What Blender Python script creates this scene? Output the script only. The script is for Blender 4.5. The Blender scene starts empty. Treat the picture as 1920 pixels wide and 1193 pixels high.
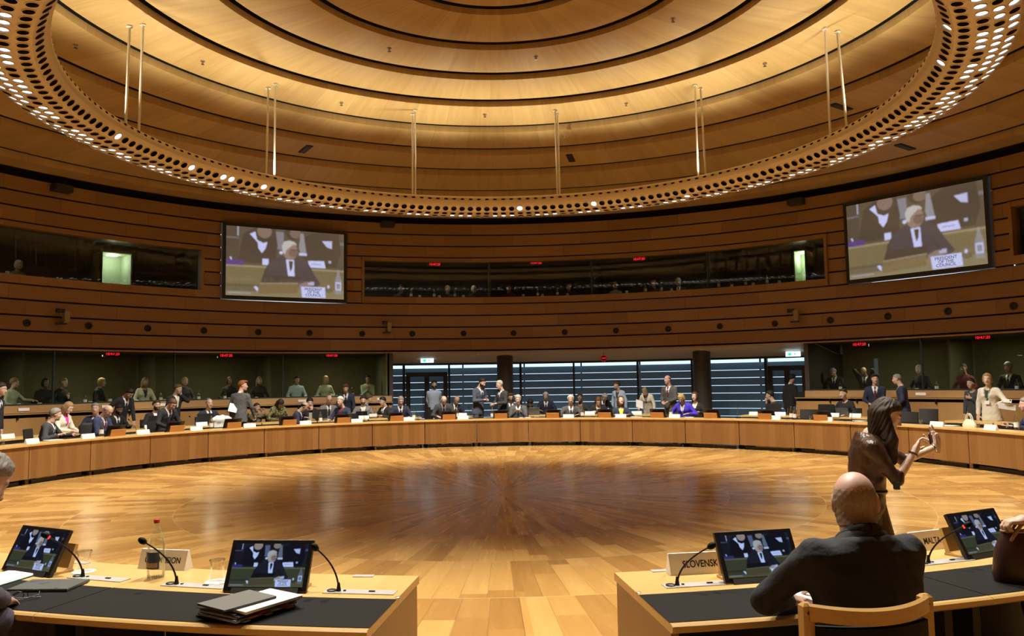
import bpy, math, random
import numpy as np
from mathutils import Vector, Matrix
random.seed(7); RNG = np.random.default_rng(7)
SC = bpy.context.scene
COL = SC.collection
PI = math.pi
D2R = PI/180

# ------------------------------------------------------------------ camera
CF, CP, CR, CY = 1472.71, .0802, -.0158, .0465
CO = np.array([-.3809, -12.6812, 1.7622])
FW = np.array([math.sin(CY)*math.cos(CP), math.cos(CY)*math.cos(CP), math.sin(CP)])
RT0 = np.array([math.cos(CY), -math.sin(CY), 0]); UP0 = np.cross(RT0, FW)
RT = RT0*math.cos(CR)+UP0*math.sin(CR); UPV = -RT0*math.sin(CR)+UP0*math.cos(CR)
cd = bpy.data.cameras.new('camera'); cam = bpy.data.objects.new('camera', cd); COL.objects.link(cam)
cd.sensor_width = 36; cd.lens = 36*CF/1920; cd.clip_start = .05; cd.clip_end = 200
cam.matrix_world = Matrix(((RT[0], UPV[0], -FW[0], CO[0]), (RT[1], UPV[1], -FW[1], CO[1]), (RT[2], UPV[2], -FW[2], CO[2]), (0, 0, 0, 1)))
SC.camera = cam

# sight lines: where a line of sight of the photograph meets a real surface of the room
def ray(x, y):
    d = FW*CF+RT*(x-960)-UPV*(y-596.5); return d/np.linalg.norm(d)
def on_z(x, y, z):
    d = ray(x, y); return CO+d*(z-CO[2])/d[2]
def on_R(x, y, R):
    d = ray(x, y); a = d[0]**2+d[1]**2; b = CO[0]*d[0]+CO[1]*d[1]; c = CO[0]**2+CO[1]**2-R*R
    return CO+d*(-b+math.sqrt(b*b-a*c))/a
def at_d(x, y, dist):
    d = ray(x, y); return CO+d*dist/(d@FW)
def azim(P): return math.atan2(P[0], P[1])/D2R
def pol(R, az, z, c=(0, 0)):
    return (c[0]+R*math.sin(az*D2R), c[1]+R*math.cos(az*D2R), z)

# ------------------------------------------------------------------ objects
def tag(o, label=None, cat=None, group=None, kind=None):
    if label: o['label'] = label
    if cat: o['category'] = cat
    if group: o['group'] = group
    if kind: o['kind'] = kind
    return o
def thing(name, label, cat, loc=(0, 0, 0), rz=0, group=None, sc=1):
    o = bpy.data.objects.new(name, None); COL.objects.link(o); o.empty_display_size = .1
    o.location = loc; o.rotation_euler = (0, 0, rz); o.scale = (sc, sc, sc)
    return tag(o, label, cat, group)
def kids(o): return [c for c in bpy.data.objects if c.parent == o]
def dup(root, loc, rz, label=None, group=None, sc=None, rot=None):
    r = root.copy(); COL.objects.link(r); r.location = loc; r.rotation_euler = rot or (0, 0, rz)
    if sc: r.scale = (sc, sc, sc)
    if label: r['label'] = label
    if group: r['group'] = group
    for ch in root.children:
        c = ch.copy(); COL.objects.link(c); c.parent = r
        for g in ch.children:
            d = g.copy(); COL.objects.link(d); d.parent = c
    return r

class MB:
    def __init__(s): s.v = []; s.f = []; s.m = []
    def add(s, vs, fs, mi=0, M=None):
        n = len(s.v)
        if M is not None: vs = [tuple(M @ Vector(v)) for v in vs]
        s.v += [tuple(v) for v in vs]; s.f += [tuple(i+n for i in f) for f in fs]; s.m += [mi]*len(fs)
        return s
    def box(s, c, d, mi=0, M=None, bev=0):
        x, y, z = d[0]/2, d[1]/2, d[2]/2
        if bev:
            b = min(bev, x*.9, y*.9, z*.9); pts = []
            # chamfered box: rings
            def ring(zz, i): return [(x-i, -y+b*0+i, zz), (x-i, y-i, zz), (-x+i, y-i, zz), (-x+i, -y+i, zz)]
            r = ring(-z, b)+ring(-z+b, 0)+ring(z-b, 0)+ring(z, b)
            fs = [(3, 2, 1, 0), (12, 13, 14, 15)]
            for k in range(3):
                for i in range(4): fs.append((k*4+i, k*4+(i+1) % 4, k*4+4+(i+1) % 4, k*4+4+i))
            vs = [(p[0]+c[0], p[1]+c[1], p[2]+c[2]) for p in r]
            return s.add(vs, fs, mi, M)
        vs = [(c[0]+a*x, c[1]+b*y, c[2]+e*z) for e in (-1, 1) for a, b in ((1, -1), (1, 1), (-1, 1), (-1, -1))]
        return s.add(vs, [(3, 2, 1, 0), (4, 5, 6, 7), (0, 1, 5, 4), (1, 2, 6, 5), (2, 3, 7, 6), (3, 0, 4, 7)], mi, M)
    def prism(s, poly, x0, x1, mi=0, M=None):   # poly in (y,z) extruded along x
        n = len(poly); vs = [(x0, a, b) for a, b in poly]+[(x1, a, b) for a, b in poly]
        fs = [tuple(range(n-1, -1, -1)), tuple(range(n, 2*n))]+[(i, (i+1) % n, n+(i+1) % n, n+i) for i in range(n)]
        return s.add(vs, fs, mi, M)
    def plate(s, poly, z0, z1, mi=0, M=None):   # poly in (x,y)
        n = len(poly); vs = [(a, b, z0) for a, b in poly]+[(a, b, z1) for a, b in poly]
        fs = [tuple(range(n-1, -1, -1)), tuple(range(n, 2*n))]+[(i, (i+1) % n, n+(i+1) % n, n+i) for i in range(n)]
        return s.add(vs, fs, mi, M)
    def lathe(s, prof, n=20, mi=0, M=None, cap=True):
        vs = []; fs = []; k = len(prof)
        for i in range(n):
            a = 2*PI*i/n
            vs += [(r*math.cos(a), r*math.sin(a), z) for r, z in prof]
        for i in range(n):
            j = (i+1) % n
            for q in range(k-1): fs.append((i*k+q, j*k+q, j*k+q+1, i*k+q+1))
        if cap:
            fs.append(tuple(i*k for i in range(n-1, -1, -1))); fs.append(tuple(i*k+k-1 for i in range(n)))
        return s.add(vs, fs, mi, M)
    def tube(s, pts, r, n=8, mi=0, M=None):
        pts = [Vector(p) for p in pts]; rs = r if isinstance(r, (list, tuple)) else [r]*len(pts)
        vs = []; fs = []; prev = None
        for i, p in enumerate(pts):
            t = (pts[min(i+1, len(pts)-1)]-pts[max(i-1, 0)]).normalized()
            a = (prev - t*prev.dot(t)) if prev else t.orthogonal()
            a.normalize(); prev = a; b = t.cross(a)
            vs += [tuple(p+(a*math.cos(2*PI*k/n)+b*math.sin(2*PI*k/n))*rs[i]) for k in range(n)]
        for i in range(len(pts)-1):
            for k in range(n): fs.append((i*n+k, i*n+(k+1) % n, i*n+n+(k+1) % n, i*n+n+k))
        fs.append(tuple(range(n-1, -1, -1))); fs.append(tuple(range((len(pts)-1)*n, len(pts)*n)))
        return s.add(vs, fs, mi, M)
    def ball(s, c, r, mi=0, n=12, M=None):
        rx, ry, rz = r if isinstance(r, (tuple, list)) else (r, r, r); m = n//2
        vs = [(c[0], c[1], c[2]-rz)]; fs = []
        for i in range(1, m):
            t = -PI/2+PI*i/m
            vs += [(c[0]+rx*math.cos(t)*math.cos(2*PI*k/n), c[1]+ry*math.cos(t)*math.sin(2*PI*k/n), c[2]+rz*math.sin(t)) for k in range(n)]
        vs.append((c[0], c[1], c[2]+rz)); L = len(vs)-1
        for k in range(n):
            fs.append((0, 1+(k+1) % n, 1+k)); fs.append((L, L-n+k, L-n+(k+1) % n))
        for i in range(m-2):
            for k in range(n): fs.append((1+i*n+k, 1+i*n+(k+1) % n, 1+i*n+n+(k+1) % n, 1+i*n+n+k))
        return s.add(vs, fs, mi, M)
    def rev(s, prof, a0, a1, step=1.5, mi=0, c=(0, 0), closed=False, caps=True):
        """strip of profile (R,z) swept in azimuth a0..a1 degrees; mi int or list per segment"""
        n = max(1, int(math.ceil(abs(a1-a0)/step))); k = len(prof); full = abs(a1-a0) > 359.9
        N = n if full else n+1
        vs = []
        for i in range(N):
            a = a0+(a1-a0)*i/n
            vs += [pol(R, a, z, c) for R, z in prof]
        segs = list(range(k-1))+([k-1] if closed else [])
        b = len(s.v); s.v += vs
        for i in range(n):
            j = (i+1) % N
            for q in segs:
                q2 = (q+1) % k
                s.f.append((b+i*k+q, b+j*k+q, b+j*k+q2, b+i*k+q2)); s.m.append(mi[q] if isinstance(mi, list) else mi)
        if closed and caps and not full:
            mm = mi[0] if isinstance(mi, list) else mi
            s.f.append(tuple(b+q for q in range(k-1, -1, -1))); s.m.append(mm)
            s.f.append(tuple(b+n*k+q for q in range(k))); s.m.append(mm)
        return s
    def build(s, name, mats, parent=None, smooth=False, loc=None, recalc=True):
        me = bpy.data.meshes.new(name); me.from_pydata(s.v, [], s.f)
        if not isinstance(mats, (list, tuple)): mats = [mats]
        for m in mats: me.materials.append(m)
        if len(mats) > 1: me.polygons.foreach_set('material_index', s.m)
        if recalc:
            import bmesh
            bm = bmesh.new(); bm.from_mesh(me); bmesh.ops.recalc_face_normals(bm, faces=bm.faces); bm.to_mesh(me); bm.free()
        if smooth:
            me.polygons.foreach_set('use_smooth', [True]*len(me.polygons))
            if smooth != 'all':
                try: me.set_sharp_from_angle(angle=.7)
                except Exception: pass
        me.update()
        o = bpy.data.objects.new(name, me); COL.objects.link(o)
        if parent: o.parent = parent
        if loc: o.location = loc
        return o
def struct(o, label=None):
    o['kind'] = 'structure'
    if label: o['label'] = label
    return o

# ------------------------------------------------------------------ materials
class NT:
    def __init__(s, name):
        s.m = bpy.data.materials.new(name); s.m.use_nodes = True; s.t = s.m.node_tree; s.t.nodes.clear()
        s.out = s.t.nodes.new('ShaderNodeOutputMaterial')
    def n(s, typ, ins=None, **kw):
        nd = s.t.nodes.new('ShaderNode'+typ)
        for k, v in kw.items(): setattr(nd, k, v)
        for k, v in (ins or {}).items(): s.put(nd.inputs[k], v)
        return nd
    def put(s, sock, v):
        if isinstance(v, bpy.types.NodeSocket): s.t.links.new(v, sock)
        elif isinstance(v, (tuple, list)) and len(v) == 3 and sock.type == 'RGBA': sock.default_value = (*v, 1)
        else: sock.default_value = v
    def math(s, op, a, b=0., c=None):
        ins = {0: a, 1: b}
        if c is not None: ins[2] = c
        return s.n('Math', ins, operation=op).outputs[0]
    def mix(s, f, a, b, mode='MIX'):
        nd = s.n('Mix', data_type='RGBA', blend_type=mode)
        s.put(nd.inputs[0], f); s.put(nd.inputs[6], a); s.put(nd.inputs[7], b); return nd.outputs[2]
    def vec(s, x, y, z): return s.n('CombineXYZ', {0: x, 1: y, 2: z}).outputs[0]
    def noise(s, v, scale, detail=3, rough=.55):
        return s.n('TexNoise', {'Vector': v, 'Scale': scale, 'Detail': detail, 'Roughness': rough}).outputs[0]
    def ramp(s, f, stops):
        nd = s.n('ValToRGB', {0: f}); cr = nd.color_ramp
        while len(cr.elements) < len(stops): cr.elements.new(.5)
        for e, (p, c) in zip(cr.elements, stops): e.position = p; e.color = (*c, 1)
        return nd.outputs[0]
    def bsdf(s, col, rough=.5, **kw):
        b = s.n('BsdfPrincipled', {'Base Color': col, 'Roughness': rough})
        for k, v in kw.items(): s.put(b.inputs[k.replace('_', ' ')], v)
        s.t.links.new(b.outputs[0], s.out.inputs[0]); s.b = b; return s
    def bump(s, h, strength=.2, dist=.01):
        nd = s.n('Bump', {'Height': h, 'Strength': strength, 'Distance': dist}); s.put(s.b.inputs['Normal'], nd.outputs[0]); return s
    def polar(s):
        p = s.n('NewGeometry').outputs['Position']; sp = s.n('SeparateXYZ', {0: p})
        x, y, z = sp.outputs; az = s.math('ARCTAN2', x, y); r = s.math('SQRT', s.math('ADD', s.math('MULTIPLY', x, x), s.math('MULTIPLY', y, y)))
        return x, y, z, az, r

_pm = {}
def plain(name, col, rough=.5, metal=0, noise=.12, nscale=40, bump=0, **kw):
    if name in _pm: return _pm[name]
    t = NT(name); c = t.n('TexCoord').outputs['Object']; f = t.noise(c, nscale, 3)
    a = tuple(max(0, v*(1-noise)) for v in col); b = tuple(min(1, v*(1+noise)) for v in col)
    t.bsdf(t.mix(f, a, b), rough, Metallic=metal, **kw)
    if bump: t.bump(f, bump, .004)
    _pm[name] = t.m; return t.m
def emit(name, col, st):
    t = NT(name); e = t.n('Emission', {'Color': col, 'Strength': st}); t.t.links.new(e.outputs[0], t.out.inputs[0]); return t.m
def cloth(col, name=None, sheen=.03, rough=.85):
    key = 'cloth_%d_%d_%d' % tuple(int(v*999) for v in col)
    if key in _pm: return _pm[key]
    t = NT(name or key); c = t.n('TexCoord').outputs['Object']
    f = t.noise(c, 9, 4, .6); g = t.noise(c, 260, 2)
    base = t.mix(t.math('ADD', t.math('MULTIPLY', f, .6), t.math('MULTIPLY', g, .4)), tuple(v*.8 for v in col), tuple(min(1, v*1.2) for v in col))
    t.bsdf(base, rough, Sheen_Weight=sheen); t.bump(t.noise(c, 14, 3, .5), .35, .03)
    _pm[key] = t.m; return t.m

def floor_mat():
    t = NT('radial_parquet'); x, y, z, az, r = t.polar()
    rr = t.math('ADD', t.math('DIVIDE', t.math('SUBTRACT', r, 3.49), 1.31), 10.)
    ring = t.math('FLOOR', rr)
    rw = t.n('TexWhiteNoise', {'W': ring}, noise_dimensions='1D').outputs['Value']
    u = t.math('ADD', t.math('MULTIPLY', az, 168/(2*PI)), t.math('MULTIPLY', rw, 7.))
    pl = t.math('FLOOR', u); rn = t.n('TexWhiteNoise', {'Vector': t.vec(ring, pl, 3.)}, noise_dimensions='3D').outputs['Value']
    # half the staves have a butt joint in the middle of the ring
    half = t.math('FLOOR', t.math('ADD', rr, t.math('MULTIPLY', rn, .9)))
    rn2 = t.n('TexWhiteNoise', {'Vector': t.vec(half, pl, 5.)}, noise_dimensions='3D').outputs['Value']
    g = t.noise(t.vec(t.math('MULTIPLY', u, 1.0), t.math('MULTIPLY', r, .4), t.math('MULTIPLY', rn2, 40.)), 3.2, 4, .6)
    v = t.math('ADD', t.math('MULTIPLY', rn2, .66), t.math('MULTIPLY', g, .34))
    c = t.ramp(v, [(.0, (.30, .145, .04)), (.35, (.42, .22, .06)), (.65, (.54, .305, .088)), (1., (.68, .42, .145))])
    fu = t.math('FRACT', u); edge = t.math('LESS_THAN', fu, .03)
    c = t.mix(t.math('MULTIPLY', edge, .35), c, (.10, .05, .018))
    fr = t.math('FRACT', rr); ln = t.math('MULTIPLY', t.math('LESS_THAN', fr, .008), t.math('GREATER_THAN', r, 1.))
    c = t.mix(t.math('MULTIPLY', ln, .5), c, (.75, .58, .33))
    d = t.math('ABSOLUTE', t.math('SUBTRACT', az, -2.757)); sl = t.math('LESS_THAN', t.math('MULTIPLY', d, r), .007)
    c = t.mix(t.math('MULTIPLY', sl, .55), c, (.8, .62, .35))
    t.bsdf(c, t.math('ADD', .2, t.math('MULTIPLY', g, .12)), Coat_Weight=.18, Coat_Roughness=.12); return t.m
def ceil_mat():
    t = NT('ceiling_veneer'); x, y, z, az, r = t.polar()
    ring = 0.
    for R_ in (2.07, 3.65, 5.11, 6.56, 7.65, 9.05, 10.55, 11.8, 13.35): ring = t.math('ADD', ring, t.math('GREATER_THAN', r, R_))
    u = t.math('ADD', t.math('MULTIPLY', az, 54/(2*PI)), t.math('MULTIPLY', ring, .31)); p = t.math('FLOOR', u)
    rn = t.n('TexWhiteNoise', {'Vector': t.vec(ring, p, 1.)}, noise_dimensions='3D').outputs['Value']
    arc = t.math('MULTIPLY', az, 7.5)
    g = t.noise(t.vec(t.math('MULTIPLY', arc, 5.), t.math('MULTIPLY', r, .45), t.math('MULTIPLY', rn, 9.)), 1.2, 4, .6)
    g2 = t.noise(t.vec(t.math('MULTIPLY', arc, 26.), t.math('MULTIPLY', r, 1.5), rn), 2., 2)
    v = t.math('ADD', t.math('MULTIPLY', g, .62), t.math('ADD', t.math('MULTIPLY', rn, .2), t.math('MULTIPLY', g2, .2)))
    c = t.ramp(v, [(.2, (.34, .215, .085)), (.5, (.43, .285, .118)), (.8, (.51, .36, .165))])
    sm = t.math('LESS_THAN', t.math('FRACT', u), .006)
    c = t.mix(t.math('MULTIPLY', sm, .6), c, (.06, .035, .015))
    t.bsdf(c, .5); return t.m
def wall_mat():
    t = NT('wall_veneer'); x, y, z, az, r = t.polar()
    row = t.math('FLOOR', t.math('DIVIDE', t.math('SUBTRACT', z, 2.813), .3998))
    rr = t.n('TexWhiteNoise', {'W': row}, noise_dimensions='1D').outputs['Value']
    u = t.math('ADD', t.math('MULTIPLY', az, 38/(2*PI)), t.math('MULTIPLY', rr, 9.)); p = t.math('FLOOR', u)
    rn = t.n('TexWhiteNoise', {'Vector': t.vec(row, p, 1.)}, noise_dimensions='3D').outputs['Value']
    g = t.noise(t.vec(t.math('MULTIPLY', az, 9.), t.math('MULTIPLY', z, 16.), t.math('MULTIPLY', rn, 9.)), 1.3, 4, .6)
    v = t.math('ADD', t.math('MULTIPLY', g, .6), t.math('MULTIPLY', rn, .38))
    c = t.ramp(v, [(.1, (.20, .102, .034)), (.5, (.26, .138, .048)), (.9, (.325, .18, .068))])
    sm = t.math('LESS_THAN', t.math('FRACT', u), .004)
    c = t.mix(t.math('MULTIPLY', sm, .6), c, (.05, .03, .01))
    t.bsdf(c, .42); return t.m
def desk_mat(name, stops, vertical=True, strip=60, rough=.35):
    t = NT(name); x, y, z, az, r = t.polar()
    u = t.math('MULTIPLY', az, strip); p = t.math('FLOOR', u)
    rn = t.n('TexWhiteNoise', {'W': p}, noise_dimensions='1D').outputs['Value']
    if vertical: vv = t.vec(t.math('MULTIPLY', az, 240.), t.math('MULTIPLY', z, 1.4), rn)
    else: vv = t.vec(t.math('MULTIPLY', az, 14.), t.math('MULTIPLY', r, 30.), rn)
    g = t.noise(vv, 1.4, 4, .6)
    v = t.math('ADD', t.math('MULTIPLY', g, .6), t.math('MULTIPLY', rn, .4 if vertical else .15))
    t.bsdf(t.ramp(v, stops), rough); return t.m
def box_wood(name, a, b, rough=.4, sc=(2, 30, 30)):
    t = NT(name); c = t.n('TexCoord').outputs['Object']
    g = t.noise(t.n('Mapping', {'Vector': c, 'Scale': sc}).outputs[0], 2.5, 4, .6)
    t.bsdf(t.mix(g, a, b), rough); return t.m
def pane_mat(name, tint, f0=.06):
    t = NT(name)
    lw = t.n('LayerWeight', {'Blend': .25}).outputs['Fresnel']
    f = t.math('ADD', t.math('MULTIPLY', lw, .5), f0*.22)
    tr = t.n('BsdfTransparent', {'Color': tint}); gl = t.n('BsdfGlossy', {'Color': (1, 1, 1), 'Roughness': .01})
    mx = t.n('MixShader', {0: f, 1: tr.outputs[0], 2: gl.outputs[0]}); t.t.links.new(mx.outputs[0], t.out.inputs[0]); return t.m
def thin_glass(name, tint=(.97, .98, .97), st=1.):
    return pane_mat(name, tint, .1*st)

M = dict(
    floor=floor_mat(), ceil=ceil_mat(), wall=wall_mat(),
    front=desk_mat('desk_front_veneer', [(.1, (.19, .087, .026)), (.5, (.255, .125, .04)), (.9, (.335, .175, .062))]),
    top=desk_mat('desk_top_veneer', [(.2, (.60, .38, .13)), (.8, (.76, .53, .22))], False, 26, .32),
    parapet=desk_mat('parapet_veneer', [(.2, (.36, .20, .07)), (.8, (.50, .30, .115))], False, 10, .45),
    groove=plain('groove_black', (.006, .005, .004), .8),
    dark=plain('dark_paint', (.02, .018, .016), .6),
    black=plain('black_plastic', (.012, .012, .013), .35),
    leather=plain('black_leather', (.0075, .007, .007), .6, nscale=180, bump=.12, noise=.3, Specular_IOR_Level=.14),
    bag=plain('brown_leather', (.05, .02, .016), .4, nscale=90, bump=.2),
    tan=plain('tan_leather', (.36, .2, .12), .5),
    metal=plain('brushed_steel', (.5, .5, .5), .3, 1., .05),
    plate=plain('socket_plate_steel', (.55, .55, .55), .45, .6, .05),
    rod=plain('rod_steel', (.8, .78, .72), .4, .5, .03),
    ringm=plain('champagne_aluminium', (.66, .54, .36), .45, .35, .06, 20),
    hole=plain('lamp_cup_dark', (.018, .013, .008), .5),
    white=plain('white_card', (.82, .81, .79), .6, noise=.03),
    cardgrey=plain('grey_card', (.9, .89, .88), .6, noise=.02),
    cream=plain('cream_leather', (.72, .72, .55), .5),
    beige=plain('beige_plastic', (.28, .22, .13), .5),
    wedge=box_wood('monitor_wedge_veneer', (.42, .17, .042), (.56, .26, .075)),
    chairw=box_wood('oiled_beech', (.48, .28, .09), (.62, .40, .15), .25, (3, 40, 40)),
    steelb=plain('grey_column', (.05, .043, .038), .6),
    mull=plain('mullion_grey', (.03, .034, .036), .45, .3),
    slat=plain('louvre_blue_grey', (.27, .43, .58), .55, noise=.08),
    soffit=plain('soffit_plaster', (.6, .55, .49), .6, noise=.04),
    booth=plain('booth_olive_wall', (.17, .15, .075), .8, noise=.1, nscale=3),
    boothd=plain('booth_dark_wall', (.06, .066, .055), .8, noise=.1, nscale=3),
    boothdesk=plain('booth_counter', (.05, .075, .065), .5),
    pane=pane_mat('booth_glass', (.8, .86, .78)), gpane=pane_mat('facade_glass', (.75, .84, .9), .1),
    glass=thin_glass('clear_glass', (.98, .99, .98), 3.2),
    water=thin_glass('water', (.98, .99, .985), .5),
    lamp=emit('lamp_white', (1., .97, .92), 7.), red=emit('led_red', (1., .015, .03), 1.5),
    exitw=emit('exit_sign_light', (.72, .95, 1.), 2.6), exitg=emit('exit_sign_green', (.05, .8, .45), 1.2),
    redled=emit('mic_led', (1., .03, .02), 3.),
    caps=plain('red_cap', (.55, .03, .03), .4), label=plain('bottle_label_blue', (.03, .05, .11), .5, noise=.6, nscale=25),
    labelw=plain('bottle_label_white', (.75, .75, .72), .6),
    ceram=plain('white_china', (.72, .74, .68), .3), text=plain('black_ink', (.01, .01, .01), .7),
    textg=plain('grey_ink', (.22, .24, .3), .7), paper=plain('paper', (.8, .81, .84), .7, noise=.03),
    greylid=plain('grey_aluminium', (.14, .14, .135), .42, .4, .05), tablet=plain('tablet_case', (.075, .085, .08), .5),
    orange=plain('tab_orange', (.7, .2, .05), .6), bluep=plain('folder_blue', (.14, .2, .5), .6), greenp=plain('folder_green', (.1, .4, .3), .6),
    bronze=plain('bracelet_dark', (.02, .015, .015), .4), silver=plain('silver', (.7, .7, .7), .2, 1.),
)
SKIN = {k: plain('skin_'+k, c, .5, noise=.08, nscale=30) for k, c in dict(
    fair=(.60, .41, .32), pink=(.57, .36, .28), tan=(.42, .275, .19), olive=(.4, .26, .18), brown=(.15, .09, .058)).items()}
LIP = plain('lips', (.42, .2, .17), .45); EYEW = plain('eye_white', (.7, .68, .65), .3); IRIS = plain('iris', (.03, .02, .015), .2)
HAIR = {k: plain('hair_'+k, c, .62, noise=.4, nscale=110, bump=.3, Specular_IOR_Level=.3) for k, c in dict(
    black=(.012, .009, .008), dark=(.03, .018, .011), brown=(.085, .045, .02), ginger=(.22, .08, .025), blond=(.46, .31, .12), sand=(.27, .17, .08),
    grey=(.22, .2, .18), silver=(.42, .4, .37), white=(.62, .6, .55), stub=(.30, .22, .16)).items()}

# ------------------------------------------------------------------ floor
mb = MB(); mb.rev([(0.001, 0), (1, 0), (3.5, 0), (6, 0), (8.7, 0), (11, 0), (14, 0), (18.8, 0)], 0, 360, 3)
struct(mb.build('floor', M['floor'], recalc=False))

# ------------------------------------------------------------------ ceiling
CR_ = [(2.02, 9.02), (3.60, 9.00), (5.06, 8.92), (6.51, 8.81), (7.60, 8.50), (9.0, 8.31), (10.50, 8.13), (11.75, 7.79), (13.3, 7.57)]
HF = [.12, .12, .13, .14, .15, .17, .18, .18, .18]
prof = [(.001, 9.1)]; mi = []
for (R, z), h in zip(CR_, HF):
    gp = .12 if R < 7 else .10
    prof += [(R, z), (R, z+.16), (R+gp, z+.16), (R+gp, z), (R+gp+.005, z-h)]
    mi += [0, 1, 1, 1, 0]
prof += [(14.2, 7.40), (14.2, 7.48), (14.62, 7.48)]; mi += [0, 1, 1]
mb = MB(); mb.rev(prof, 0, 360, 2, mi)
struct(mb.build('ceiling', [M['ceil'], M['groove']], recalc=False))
CZ = [p for p in prof]
def ceil_z(R):
    for (a, za), (b, zb) in zip(CZ, CZ[1:]):
        if a <= R <= b and b-a > .1: return za+(zb-za)*(R-a)/(b-a)
    return 8.
def on_ceiling(x, y):
    d = ray(x, y); t = 6.
    while t < 40:
        P = CO+d*t
        if P[2] >= ceil_z(math.hypot(P[0], P[1])): return P
        t += .01
    return P

# ------------------------------------------------------------------ upper wall
S = .3998; Z0 = 2.813
def LZ(n): return Z0+S*n
def LR(n): return 14.22+.011*n
WIN = [(-80., -37.1), (-17.0, 45.16), (64.96, 84.)]; SCR = [(-35.0, -19.05), (47.45, 63.2)]
def solid(ops, lo=-180., hi=180.):
    out = []; a = lo
    for b, c in sorted(ops):
        if b > a: out.append((a, b))
        a = c
    out.append((a, hi)); return out
mb = MB()
for n in range(11):
    ops = []
    if 4 <= n <= 7: ops += WIN
    if 4 <= n <= 9: ops += SCR
    for a0, a1 in solid(ops):
        R, R2 = LR(n), LR(n+1); z0, z1 = LZ(n), LZ(n+1)
        mb.rev([(R+.07, z0-.004), (R+.07, z0+.046), (R, z0+.046), (R2, z1), (R2+.07, z1)], a0, a1, 1.5, [1, 0, 0, 0])
        for a in (a0, a1):
            if abs(a) < 179: mb.add([pol(R, a, z0+.034), pol(R+.4, a, z0+.034), pol(R2+.4, a, z1), pol(R2, a, z1)], [(0, 1, 2, 3)], 0)
mb.rev([(14.36, 7.211), (14.62, 7.211), (14.62, 7.49)], -180, 180, 2, 1)
mb.rev([(14.22, 2.813), (14.21, 2.80), (14.21, 2.762), (14.60, 2.762)], -180, 180, 2, [1, 2, 2])
struct(mb.build('wall_upper', [M['wall'], M['groove'], M['parapet']], recalc=False))
# window frames of the upper booths and their panes
wn = 1
for (a0, a1), mulls in zip(WIN, ([], [on_R(x, 520, 14.25) for x in (918, 1108, 1325)], [])):
    fr = MB(); zb, zt = 4.655, 5.885
    fr.rev([(14.20, LZ(4)+.034), (14.20, zb), (14.55, zb+.02), (14.55, LZ(4)+.034)], a0, a1, 1.5, 0, closed=True)
    fr.rev([(14.23, zt), (14.24, LZ(8)), (14.55, LZ(8)), (14.55, zt)], a0, a1, 1.5, 0, closed=True)
    for a in (a0, a1):
        s = 1 if a == a0 else -1
        fr.rev([(14.21, LZ(4)+.04), (14.22, LZ(8)-.01), (14.55, LZ(8)-.01), (14.55, LZ(4)+.04)], a, a+s*.32, 1, 0, closed=True)
    f = struct(fr.build('window_%d' % wn, M['wall'], recalc=True))
    g = MB(); ed = [a0+.3]+[azim(P) for P in mulls]+[a1-.3]
    for b, c in zip(ed, ed[1:]): g.rev([(14.42, zb), (14.43, zt)], b, c, 1.5)
    g.build('pane', M['pane'], f, recalc=False)
    if mulls:
        m_ = MB()
        for P in mulls: m_.rev([(14.38, zb), (14.38, zt), (14.5, zt), (14.5, zb)], azim(P)-.1, azim(P)+.1, 1, 0, closed=True)
        m_.build('mullion', M['mull'], f)
    wn += 1
# upper booth rooms
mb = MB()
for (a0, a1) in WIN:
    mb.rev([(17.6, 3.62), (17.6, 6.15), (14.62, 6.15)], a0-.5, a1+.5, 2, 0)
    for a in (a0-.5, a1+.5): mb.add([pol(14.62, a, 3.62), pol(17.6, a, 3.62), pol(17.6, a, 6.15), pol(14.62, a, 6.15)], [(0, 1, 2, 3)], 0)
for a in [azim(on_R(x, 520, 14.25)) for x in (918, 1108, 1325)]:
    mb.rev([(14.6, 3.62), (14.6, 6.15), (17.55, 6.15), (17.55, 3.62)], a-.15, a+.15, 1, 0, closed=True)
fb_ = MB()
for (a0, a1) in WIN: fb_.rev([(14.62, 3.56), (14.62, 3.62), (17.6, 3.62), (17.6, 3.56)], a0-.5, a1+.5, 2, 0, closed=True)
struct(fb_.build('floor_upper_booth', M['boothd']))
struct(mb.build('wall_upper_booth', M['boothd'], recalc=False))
for i, (a0, a1) in enumerate(WIN):
    mb = MB(); mb.rev([(14.65, 4.70), (15.25, 4.70), (15.25, 4.66), (14.65, 4.66)], a0, a1, 1.5, 0, closed=True)
    mb.rev([(15.2, 3.62), (15.2, 4.66), (15.24, 4.66), (15.24, 3.62)], a0, a1, 1.5, 0, closed=True)
    o = mb.build('booth_counter', M['boothdesk'])
    tag(o, ['dark counter inside the upper left booth', 'long dark counter inside the middle upper booth', 'dark counter inside the booth at the far upper right'][i], 'counter')

def niche(n, x0, x1, yt, zb):
    A, B = on_R(x0, yt, 16.7), on_R(x1, yt, 16.7); am = (azim(A)+azim(B))/2; w = 16.7*(azim(B)-azim(A))*D2R; zt_ = (A[2]+B[2])/2
    t = struct(thing('door_%d' % n, None, None, pol(16.7, am, zb), -am*D2R)); h = zt_-zb; b = MB(); d = .85
    b.box((0, d, h/2), (w, .03, h), 0); b.box((0, d/2, -.015), (w+.06, d, .03), 0); b.box((0, d/2, h+.015), (w+.06, d, .03), 0)
    for s in (-1, 1): b.box((s*(w/2+.015), d/2, h/2), (.03, d, h), 0)
    b.build('corridor', plain('corridor_pale_green', (.5, .6, .42), .7, noise=.03), t)
    b = MB()
    for s in (-1, 1): b.box((s*(w/2+.05), -.01, h/2), (.06, .06, h+.1), 0)
    b.box((0, -.01, h+.06), (w+.16, .06, .06), 0); b.build('door_frame', M['dark'], t)
    b = MB(); b.box((0, .45, h-.03), (min(.3, w*.6), .12, .02)); b.build('lamp', emit('corridor_lamp', (1, 1, .9), 3.), t)
    return pol(17.1, am, zb+h-.2)
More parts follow.
